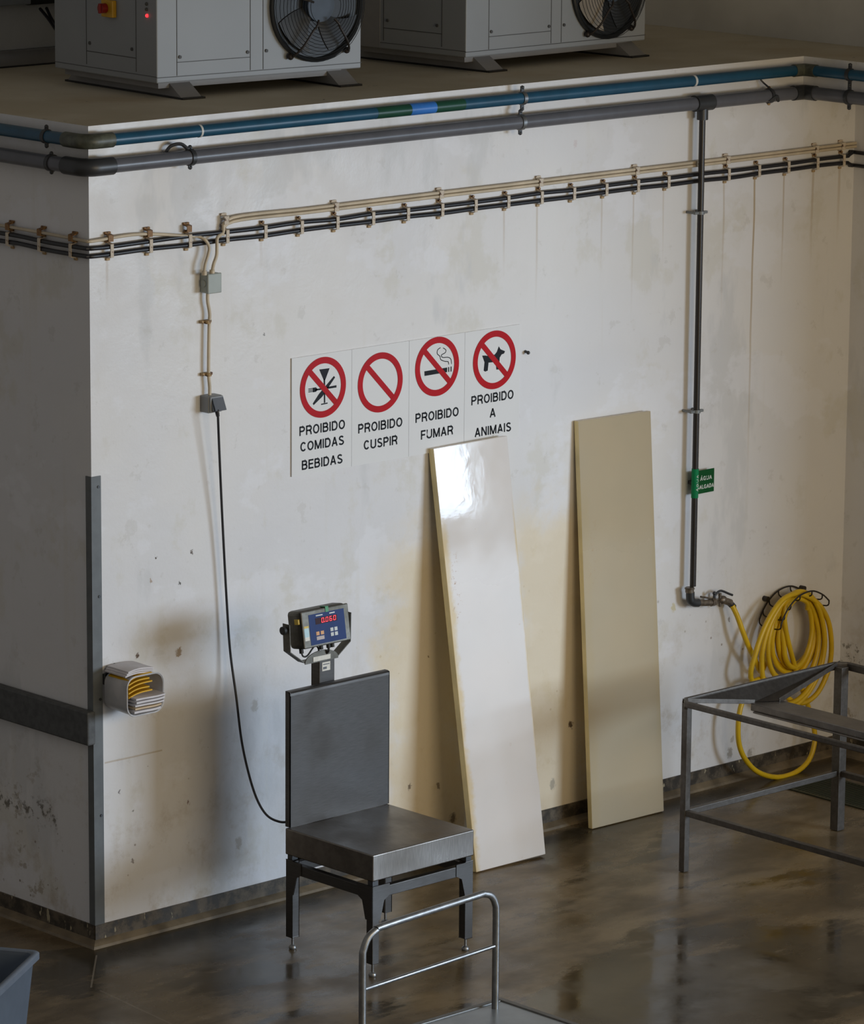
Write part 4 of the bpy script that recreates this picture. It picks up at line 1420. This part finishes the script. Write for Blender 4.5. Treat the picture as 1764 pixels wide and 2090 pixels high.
# top rim with chamfered corners
CH = .035
rimpts = [(TX0, TEND + CH), (TX0, TY - CH), (TX0 + CH, TY), (TX1 - CH, TY), (TX1, TY - CH), (TX1, TEND + CH), (TX1 - CH, TEND), (TX0 + CH, TEND)]
nm = ['front_rail', 'corner_rail', 'end_rail', 'corner_rail', 'rear_rail', 'corner_rail', 'end_rail', 'corner_rail']
for i in range(8):
    p, q = rimpts[i], rimpts[(i + 1) % 8]
    d = (Vector((q[0], q[1], 0)) - Vector((p[0], p[1], 0))).normalized() * .004
    hgt = .030 if nm[i] != 'front_rail' else .022
    mb = MB(); mb.bar((p[0] - d.x, p[1] - d.y, TZ - hgt / 2), (q[0] + d.x, q[1] + d.y, TZ - hgt / 2), .016, hgt, bev=.004); mb.build(nm[i], M_STEELD, tb)
VZ = .575
for ye, sg in ((TY, -1), (TEND, 1)):
    A = Vector((TX0 + .012, ye + sg * .006, TZ - .006)); B = Vector((TX1 - .012, ye + sg * .006, TZ - .006))
    V1 = Vector((2.424, ye + sg * .055, VZ)); V2 = Vector((2.505, ye + sg * .105, VZ))
    V1 = Vector((2.424, ye + sg * .052, VZ)); V2 = Vector((2.502, ye + sg * .100, VZ))
    mb = MB()
    mb.prism([A, B, V2, V1], (0, -sg * .0025, -.002))
    mb.build('sloped_gusset', M_STEELG, tb, smooth=False)
    mb = MB()
    mb.bar(A, V1, .004, .016, bev=.001); mb.bar(V2, B, .004, .018, bev=.001)
    mb.build('gusset_flange', M_STEELD, tb)
mb = MB()
mb.box((2.405, TEND + .06, VZ - .030), (2.520, TY - .050, VZ - .002), .003)
mb.box((2.395, TEND + .06, VZ - .034), (2.530, TY - .07, VZ - .028), .002)
mb.build('centre_beam', M_STEELH, tb)
for (p, q) in (((TX0 + .017, TY - .023), (TX1 - .033, TY - .033)), ((TX0 + .017, TEND + .023), (TX1 - .033, TEND + .033)), ((TX0 + .017, TY - .023), (TX0 + .017, TEND + .023)), ((TX1 - .033, TY - .033), (TX1 - .033, TEND + .033))):
    mb = MB(); mb.bar((p[0], p[1], .219), (q[0], q[1], .219), .020, .022, bev=.002); mb.build('lower_rail', M_STEELD, tb)

# ------------------------------------------------------------------ floor drain
dr_ = empty('floor_drain', (3.3, -.5, 0), 'dark slotted drain grate set in the wet floor under the table', 'drain')
mb = MB(); mb.box((3.19, -1.4, .0004), (3.43, -.24, .0012)); mb.build('pit', M_DRAIND, dr_, smooth=False)
mb = MB()
y = -.25
while y > -1.39:
    mb.box((3.20, y - .006, .0012), (3.42, y, .004)); y -= .017
mb.build('slats', M_DRAIN, dr_, smooth=False)
mb = MB()
for (a, b) in (((3.185, -1.41, .0004), (3.2, -.235, .005)), ((3.42, -1.41, .0004), (3.435, -.235, .005)), ((3.2, -.25, .0004), (3.42, -.235, .005)), ((3.2, -1.41, .0004), (3.42, -1.395, .005))):
    mb.box(a, b)
mb.build('frame', M_DRAIN, dr_, smooth=False)

# ------------------------------------------------------------------ yellow hose and its wire holder


def hp(x, y, off):
    return wl(1480 + x / 4.75, 1180 + y / 4.75, off)


def hz(x, y, off):
    return hp(x, y, .012 + off * .72)


hh_ = empty('hose_holder', hp(560, 150, .0), 'dark wire hose holder with two curved rims on the wall', 'hose holder')
back = [(335, 400), (370, 310), (430, 210), (520, 120), (635, 77), (735, 110), (800, 170)]
D1, D0 = .124, .012
bpts = [hp(x, y, D0) for x, y in back]
fpts = [p + Vector((0, -(D1 - D0), 0)) for p in bpts]
mb = MB(); mb.tube(spline(bpts, 6), .0032, 8); mb.build('back_rim', M_WIRE, hh_)
mb = MB(); mb.tube(spline(fpts, 6), .0032, 8); mb.build('front_rim', M_WIRE, hh_)
for k in range(len(bpts)):
    dn = Vector((0, 0, -.022))
    mb = MB(); mb.tube(spline([bpts[k], bpts[k] + dn + Vector((0, -.012, 0)), fpts[k] + dn + Vector((0, .012, 0)), fpts[k]], 4), .0028, 8); mb.build('cross_wire', M_WIRE, hh_)
for (x, y) in ((400, 200), (755, 98)):
    p = hp(x, y, .012); mb = MB(); mb.cyl((p.x, -.0004, p.z), (p.x, -.022, p.z), .0105, 12); mb.build('fixing_bolt', M_WIRE, hh_)

hose = []
keys = [  # cx, cy, rx, ry, shear, depth  (zoom pixels, one turn each)
    (690, 560, 250, 400, -.10, .035),
    (670, 520, 215, 370, -.12, .045),
    (690, 500, 180, 335, -.16, .055),
    (660, 540, 200, 385, -.10, .070),
    (700, 520, 160, 330, -.20, .080),
    (650, 590, 240, 430, -.12, .090),
    (690, 510, 120, 320, -.05, .100),
    (700, 620, 270, 480, -.10, .105),
    (660, 690, 300, 560, -.14, .115),
    (640, 700, 330, 570, -.12, .12)]
start = [(70, 265, .055), (120, 370, .07), (170, 510, .085), (225, 650, .09), (290, 780, .08), (370, 880, .06)]
for s in start:
    hose.append(hz(*s))
NT_ = len(keys) - 1
for i in range(NT_ * 16):
    u = i / 16
    k = int(u); f = u - k
    a, b = keys[k], keys[k + 1]
    cx, cy, rx, ry, sh, dp_ = [a[j] + (b[j] - a[j]) * f for j in range(6)]
    ang = 2 * math.pi * u + math.pi * .85          # start lower left, going up the left side
    ex, ey = math.cos(ang), math.sin(ang)
    yy_ = cy + ry * ey
    # narrower at the top where it hangs
    kx = 1 - .12 * (-ey if ey < 0 else 0)
    xx = cx + rx * ex * kx + sh * (yy_ - cy)
    wob = 8 * math.sin(3.1 * u + k)
    if i < 3:
        continue
    hose.append(hz(xx + wob, yy_, dp_ + .008 * math.sin(ang * 1.0 + k)))
# outer loop over the top, then the big low loop
for q in [(250, 960, .13), (300, 720, .14), (375, 500, .14), (470, 320, .135), (570, 200, .13), (690, 152, .125), (810, 180, .125), (920, 265, .125), (1000, 410, .13), (1030, 580, .13), (1028, 760, .125), (990, 930, .12), (900, 1110, .12), (790, 1200, .11), (690, 1205, .1), (600, 1150, .09), (520, 1040, .08), (440, 1000, .075), (330, 980, .09), (230, 1050, .11), (150, 1260, .125), (128, 1450, .13), (140, 1620, .13), (200, 1760, .135), (320, 1880, .14), (500, 1930, .14), (680, 1885, .135), (810, 1770, .13), (868, 1600, .12), (862, 1440, .11), (810, 1250, .10), (740, 1050, .095), (680, 860, .1), (630, 680, .115), (590, 500, .12), (575, 340, .12), (610, 230, .115), (700, 195, .11), (790, 230, .1), (800, 300, .09)]:
    hose.append(hz(*q))
mb = MB(); mb.tube(spline(hose, 4), .0102, 10)
tag(mb.build('water_hose', M_YHOSE, origin=hp(600, 600, .08)), 'yellow water hose coiled on the wall holder, one loop nearly on the floor', 'hose')
# short lower loop
lo = [(440, 1100, .045), (438, 1250, .05), (460, 1370, .055), (510, 1470, .06), (590, 1530, .06), (670, 1515, .06), (730, 1450, .055), (770, 1350, .05), (790, 1220, .045), (760, 1090, .04)]

# ------------------------------------------------------------------ crate, bottom left
C0 = Vector((-.654, -.532, 0))
e1 = Vector((-.537, .843, 0)).normalized(); e2 = Vector((-.833, -.553, 0)).normalized()
cr = empty('plastic_crate', C0 + e1 * .2 + e2 * .3, 'blue grey open plastic crate on the floor at the bottom left', 'crate')


def ring_pts(L1, L2, inset, z, r=.025, n=4):
    out = []
    for (a, b, a0) in ((inset + r, inset + r, 180), (L1 - inset - r, inset + r, 270), (L1 - inset - r, L2 - inset - r, 0), (inset + r, L2 - inset - r, 90)):
        for k in range(n + 1):
            t_ = math.radians(a0 + 90 * k / n)
            p = C0 + e1 * (a + r * math.cos(t_)) + e2 * (b + r * math.sin(t_))
            out.append(Vector((p.x, p.y, z)))
    return out


mb = MB(); bm = mb.bm
lay = [ring_pts(.4, .6, .030, .004), ring_pts(.4, .6, .008, .235), ring_pts(.4, .6, .016, .235), ring_pts(.4, .6, .038, .012)]
V = [[bm.verts.new(p) for p in L] for L in lay]
nn = len(lay[0])
for A, B in zip(V[:-1], V[1:]):
    for k in range(nn):
        bm.faces.new((A[k], A[(k + 1) % nn], B[(k + 1) % nn], B[k]))
bm.faces.new(V[0]); bm.faces.new(V[-1])
bmesh.ops.recalc_face_normals(bm, faces=bm.faces)
mb.build('tub', M_CRATE, cr, smooth=True)
mb = MB(); bm = mb.bm
lay = [ring_pts(.4, .6, .008, .228), ring_pts(.4, .6, -.006, .228), ring_pts(.4, .6, -.006, .246), ring_pts(.4, .6, -.002, .25), ring_pts(.4, .6, .012, .25), ring_pts(.4, .6, .016, .246), ring_pts(.4, .6, .016, .228)]
V = [[bm.verts.new(p) for p in L] for L in lay]
for A, B in zip(V, V[1:] + V[:1]):
    for k in range(nn):
        bm.faces.new((A[k], A[(k + 1) % nn], B[(k + 1) % nn], B[k]))
bmesh.ops.recalc_face_normals(bm, faces=bm.faces)
mb.build('rim', M_CRATEIN, cr, smooth=True)

# ------------------------------------------------------------------ trolley, bottom centre
tr = empty('platform_trolley', (-.05, -2.1, 0), 'flat platform trolley with bent tube push handle at the bottom centre', 'trolley')
DX0, DX1, DY0, DY1, DZ = -.42, .300, -2.65, -1.645, .16
MB().box((DX0 + .02, DY0 + .02, DZ - .014), (DX1 - .02, DY1 - .02, DZ - .004), .002).build('deck', M_TROLL, tr)
for (a, b) in (((DX0, DY0, DZ - .04), (DX0 + .022, DY1, DZ)), ((DX1 - .022, DY0, DZ - .04), (DX1, DY1, DZ)), ((DX0 + .022, DY0, DZ - .04), (DX1 - .022, DY0 + .022, DZ)), ((DX0 + .022, DY1 - .022, DZ - .04), (DX1 - .022, DY1, DZ))):
    MB().box(a, b, .003).build('deck_edge', M_TROLLF, tr)
HY = -1.702
ptR = on(1013, 1930, 1, HY); ptL = on(740, 2020, 1, HY)
tR = on(1008, 1850, 1, HY)
hx0, hx1 = on(741, 2000, 1, HY - .03).x, on(1012, 1960, 1, HY).x
HYL = HY - .028
topR = on(985, 1822, 1, HY); topL = on(800, 1885, 1, HYL)
ztop = on(985, 1817, 1, HY).z - .010
ztl = on(800, 1883, 1, HYL).z - .006
pts = [(hx0, HYL, DZ - .01), (hx0, HYL, .3), (hx0, HYL, ztl - .085), (hx0 + .004, HYL, ztl - .055), (hx0 + .022, HYL, ztl - .022), (hx0 + .055, HYL, ztl - .004), (hx0 + .10, HYL + .003, ztl + .002),
       (hx1 - .10, HY - .003, ztop - .002), (hx1 - .055, HY, ztop - .003), (hx1 - .022, HY, ztop - .016), (hx1 - .004, HY, ztop - .045), (hx1, HY, ztop - .08), (hx1, HY, .3), (hx1, HY, DZ - .01)]
P2 = []
for i in range(len(pts) - 1):
    a, b = Vector(pts[i]), Vector(pts[i + 1])
    P2.append(a)
mb = MB(); mb.tube(spline(pts, 6), .0112, 16); mb.build('push_handle', M_TUBE, tr)
a, b = on(748, 2018, 1, HYL), on(1008, 1931, 1, HY)
MB().cyl((hx0, HYL, a.z), (hx1, HY, b.z), .0068, 14).build('cross_bar', M_TUBE, tr)
for x in (DX0 + .09, DX1 - .09):
    for y in (DY0 + .12, DY1 - .12):
        mb = MB(); mb.box((x - .03, y - .04, DZ - .05), (x + .03, y + .04, DZ - .040), .001, 1); mb.box((x - .022, y - .02, .05), (x - .018, y + .02, DZ - .045)); mb.box((x + .018, y - .02, .05), (x + .022, y + .02, DZ - .045))
        cs = mb.build('caster', M_GALV, tr)
        mb = MB(); mb.tube([(x - .015, y, .0505), (x - .012, y, .0505), (x + .012, y, .0505), (x + .015, y, .0505)], [.044, .05, .05, .044], 24); mb.build('wheel', M_RUBBER, cs)

# ------------------------------------------------------------------ condensing units on the roof


def local_mat(x, y, z, rz):
    return Matrix.Translation(Vector((x, y, z))) @ Matrix.Rotation(rz, 4, 'Z')


def unit(fl, w, d, rz, legx, fanc, fanr, label, seams, left_bits=True, pale=False, legrz=None):
    M = local_mat(fl[0], fl[1], 0, rz)
    root = empty('condensing_unit', (M @ Vector((w / 2, d / 2, H))), label, 'condensing unit', 'condensing units on the roof', rz)
    ZB0 = H + .056
    ZT = H + .95

    def bx(mb, a, b, bev=0.0):
        mb.box(a, b, bev, 2, M)
    mb = MB(); bx(mb, (0, 0, ZB0), (w, d, ZT), .004); case = mb.build('casing', M_UNIT, root)
    mb = MB(); bx(mb, (.03, .035, ZB0 - .022), (w - .06, d - .02, ZB0 + .001)); mb.build('base_pan', M_UNITLEG, root)
    # legs: wedge ended beams with rubber strip
    for x in legx:
        mb = MB()
        pr = [(x, -.035, H + .006), (x, .045, ZB0), (x, d - .02, ZB0), (x, d + .03, H + .006)]
        lw = .085
        mb.prism([M @ Vector(p) for p in pr], (M.to_3x3() @ Vector((lw, 0, 0))))
        lg = mb.build('foot_beam', M_UNITLEG, root, smooth=False)
        mb = MB(); bx(mb, (x - .004, -.05, H), (x + lw + .006, d + .045, H + .0065)); mb.build('rubber_strip', M_RUBBER, lg, smooth=False)
    # panel seams and screws
    for (x0, z0, x1, z1) in seams:
        mb = MB(); bx(mb, (x0 - .0012, -.0012, ZB0 + z0), (x1 + .0012, .001, ZB0 + z1 + .0024)); mb.build('panel_gap', M_SEAM, case, smooth=False)
    for (y0, z0, y1, z1) in ((.12, .03, .1224, .9), (d - .2, .03, d - .1976, .9), (.12, .075, d - .2, .0774), (.0, .021, d, .0226)):
        mb = MB(); bx(mb, (-.0012, y0, ZB0 + z0), (.001, y1, ZB0 + z1)); mb.build('panel_gap', M_SEAM, case, smooth=False)
    for (y, z) in ((.145, .105), (d - .22, .105)):
        mb = MB(); mb.cyl(M @ Vector((-.004, y, ZB0 + z)), M @ Vector((.001, y, ZB0 + z)), .006, 10); mb.build('screw', M_SEAM, case)
    for (x, z) in ((seams[0][0] + .012, .085), (seams[1][0] - .012, .085), (seams[2][0] + .014, .085)):
        mb = MB(); mb.cyl(M @ Vector((x, -.004, ZB0 + z)), M @ Vector((x, .001, ZB0 + z)), .006, 10); mb.build('screw', M_SEAM, case)
    # fan
    fx, fz = fanc
    C = Vector((fx, 0, fz))
    fan = None
    mb = MB()
    ring = []
    N = 48
    prof = [(fanr * 1.02, -.001), (fanr * 1.03, -.014), (fanr * 1.0, -.018), (fanr * .955, -.012), (fanr * .94, -.002)]
    R_ = [[mb.bm.verts.new(M @ Vector((fx + r * math.cos(2 * math.pi * k / N), y, fz + r * math.sin(2 * math.pi * k / N)))) for k in range(N)] for r, y in prof]
    for A, B in zip(R_[:-1], R_[1:]):
        for k in range(N):
            mb.bm.faces.new((A[k], A[(k + 1) % N], B[(k + 1) % N], B[k]))
    fan = mb.build('fan_shroud', M_FAN, root, smooth=True)
    mb = MB(); mb.cyl(M @ Vector((fx, -.003, fz)), M @ Vector((fx, .0005, fz)), fanr * .99, 48); mb.build('fan_well', M_FAN, fan)
    for k in range(4):
        a0 = math.radians(28 + 90 * k)
        mb = MB()

        def fn(u, v):
            r = fanr * (.30 + .58 * u)
            a = a0 + (v - .5) * (.75 + .25 * u) + .35 * u
            return M @ Vector((fx + r * math.cos(a), -.006 - .02 * (v), fz + r * math.sin(a)))
        mb.sheet(fn, 6, 8, .0015)
        mb.build('fan_blade', M_FANL if pale and k == 2 else M_FANB, fan)
    mb = MB(); mb.cyl(M @ Vector((fx, -.004, fz)), M @ Vector((fx, -.034, fz)), fanr * .30, 28); mb.build('fan_hub', M_HUB, fan)
    mb = MB()
    for k in range(12):
        r = fanr * (.34 + .66 * k / 11)
        y = -.062 + .030 * (k / 11) ** 3
        mb.tube([M @ Vector((fx + r * math.cos(2 * math.pi * j / 40), y, fz + r * math.sin(2 * math.pi * j / 40))) for j in range(40)], .0011, 5, closed=True)
    mb.build('guard_rings', M_RING, fan)
    for k in range(5):
        a = math.radians(-52 + 72 * k)
        mb = MB()
        pr = [(.30, -.064), (.42, -.072), (.5, -.066), (.8, -.058), (.97, -.044), (1.07, -.026), (1.10, -.004)]
        mb.tube(spline([M @ Vector((fx + fanr * r * math.cos(a), y, fz + fanr * r * math.sin(a))) for r, y in pr], 4), .0042, 8)
        mb.ball(M @ Vector((fx + fanr * 1.08 * math.cos(a), -.014, fz + fanr * 1.08 * math.sin(a))), .012, 8)
        mb.build('guard_arm', M_WIRE, fan)
    return root, M, ZB0, case


# sizes read from the places where the units touch the roof
def at_front(px, py, y):
    return on(px, py, 1, y)


U1 = (.640, .425)
R1 = math.radians(-4.5)
M1 = local_mat(U1[0], U1[1], 0, R1)
Mi1 = M1.inverted()


def plane_pt(M, px, py):
    """point on the plane local y=0 of M, in M's local frame"""
    Mi = M.inverted()
    o_ = Mi @ CAM
    d_ = Mi.to_3x3() @ ray(px, py)
    t_ = -o_.y / d_.y
    return o_ + d_ * t_


f1a, f1b, f1c = plane_pt(M1, 552, 30), plane_pt(M1, 733, 15), plane_pt(M1, 655, 122)
fr1 = (f1b.x - f1a.x) / 2
fc1 = ((f1a.x + f1b.x) / 2, f1c.z + fr1)
w1 = plane_pt(M1, 737, 122).x
s1 = [plane_pt(M1, 361, 100).x, plane_pt(M1, 511, 100).x, plane_pt(M1, 537, 90).x]
l1 = (M1.inverted() @ Vector((.788, .383, H))).x - .085 + .01
l2 = (M1.inverted() @ Vector((1.461, .317, H))).x - .085 + .01
seams1 = [(s1[0], .022, s1[0], .9), (s1[1], .022, s1[1], .9), (s1[2], .022, s1[2], .9), (s1[0], .066, s1[1], .066), (0, .018, w1, .018)]
u1, M1, ZU, case1 = unit(U1, w1, .62, R1, (l1 - .0, l2 - .0), fc1, fr1, 'white condensing unit with yellow isolator switch, left of the pair on the roof', seams1)
U2 = (2.040, .375)
R2 = math.radians(2.0)
M2 = local_mat(U2[0], U2[1], 0, R2)
f2a, f2b, f2c = plane_pt(M2, 1157, 0), plane_pt(M2, 1317, -5), plane_pt(M2, 1240, 76)
fr2 = (f2b.x - f2a.x) / 2
fr2 = fr1 * .98
fc2 = ((f2a.x + f2b.x) / 2, f2c.z + fr2)
w2 = plane_pt(M2, 1317, 68).x
s2 = [plane_pt(M2, 998, 50).x, plane_pt(M2, 1125, 50).x, plane_pt(M2, 1146, 40).x]
l1 = (M2.inverted() @ Vector((2.193, .294, H))).x - .085 + .01
l2 = (M2.inverted() @ Vector((2.959, .37, H))).x - .085 + .01
seams2 = [(s2[0], .022, s2[0], .9), (s2[1], .022, s2[1], .9), (s2[2], .022, s2[2], .9), (s2[0], .066, s2[1], .066), (0, .018, w2, .018)]
u2, M2, ZU2, case2 = unit(U2, w2, .62, R2, (l1, l2), fc2, fr2, 'white condensing unit with dusty fan blade, right of the pair on the roof', seams2, pale=True)
mb = MB(); mb.box((-.0015, .44, ZU2 + .002), (.002, .615, ZU2 + .9), 0, 1, M2); mb.build('coil_panel', M_UNITLEG, case2, smooth=False)


def side_pt(M, px, py):
    Mi = M.inverted()
    o_ = Mi @ CAM
    d_ = Mi.to_3x3() @ ray(px, py)
    t_ = -o_.x / d_.x
    return o_ + d_ * t_


# isolator switch and lamps on the left unit's side
a, b = side_pt(M1, 215, 33), side_pt(M1, 238, 1)
sw = MB(); sw.box((-.018, min(a.y, b.y), min(a.z, b.z)), (0, max(a.y, b.y), max(a.z, b.z)), .003, 2, M1); swo = sw.build('isolator_switch', M_YELLOW, u1)
c = side_pt(M1, 224, 16)
mb = MB(); mb.cyl(M1 @ Vector((-.018, c.y, c.z)), M1 @ Vector((-.040, c.y, c.z)), .017, 18); mb.box((-.046, c.y - .006, c.z - .017), (-.038, c.y + .006, c.z + .017), .002, 1, M1); mb.build('red_knob', M_REDK, swo)
for (px, py, mt, nmz) in ((300, 8, M_SEAM, 'status_lamp'), (300, 19, M_SEAM, 'status_lamp'), (301, 32, M_LED, 'status_lamp')):
    c = side_pt(M1, px, py)
    mb = MB(); mb.ball(M1 @ Vector((-.002, c.y, c.z)), .0062, 10); o = mb.build(nmz, mt, u1)
    if mt is M_LED:
        o['label'] = 'lit red lamp'

# unit further back, at the left edge
yb = 1.56
u3 = empty('roof_plant_box', (.9, yb + .3, H), 'grey plant box with black opening behind the left condensing unit', 'plant box')
xq = lambda px, py: on(px, py, 1, yb).x
zq = lambda px, py: on(px, py, 1, yb).z
z1_, z2_ = zq(60, 101), zq(30, 10)
xg = xq(57, 8)
MB().box((.2, yb, H + .004), (1.75, yb + .55, z1_), .003).build('plinth', M_UNITLEG, u3)
MB().box((.2, yb + .02, z1_), (1.75, yb + .55, z2_), .003).build('recessed_panel', M_UPPER, u3)
MB().box((.2, yb - .02, z2_), (xg, yb + .55, z2_ + .5), .004).build('upper_cover', M_UNIT, u3)
MB().box((xg, yb, z2_ - .005), (1.75, yb + .55, z2_ + .5), .003).build('dark_opening', M_RUBBER, u3)
MB().box((.2, yb - .004, H + .0002), (1.75, yb + .55, H + .005)).build('rubber_strip', M_RUBBER, u3)
for pts, lb in ((((82, 18), (100, 40), (115, 62), (130, 78), (150, 90)), 'lower black cable from the plant box to the left unit'), (((95, 17), (105, 38), (114, 50), (125, 55), (150, 60)), 'upper black cable from the plant box to the left unit')):
    P = [on(px, py, 1, yb - .01 - i * .09) for i, (px, py) in enumerate(pts)]
    mb = MB(); mb.tube(spline(P, 6), .006, 8)
    tag(mb.build('power_cable', M_BLACKC, origin=P[0]), lb, 'cable')
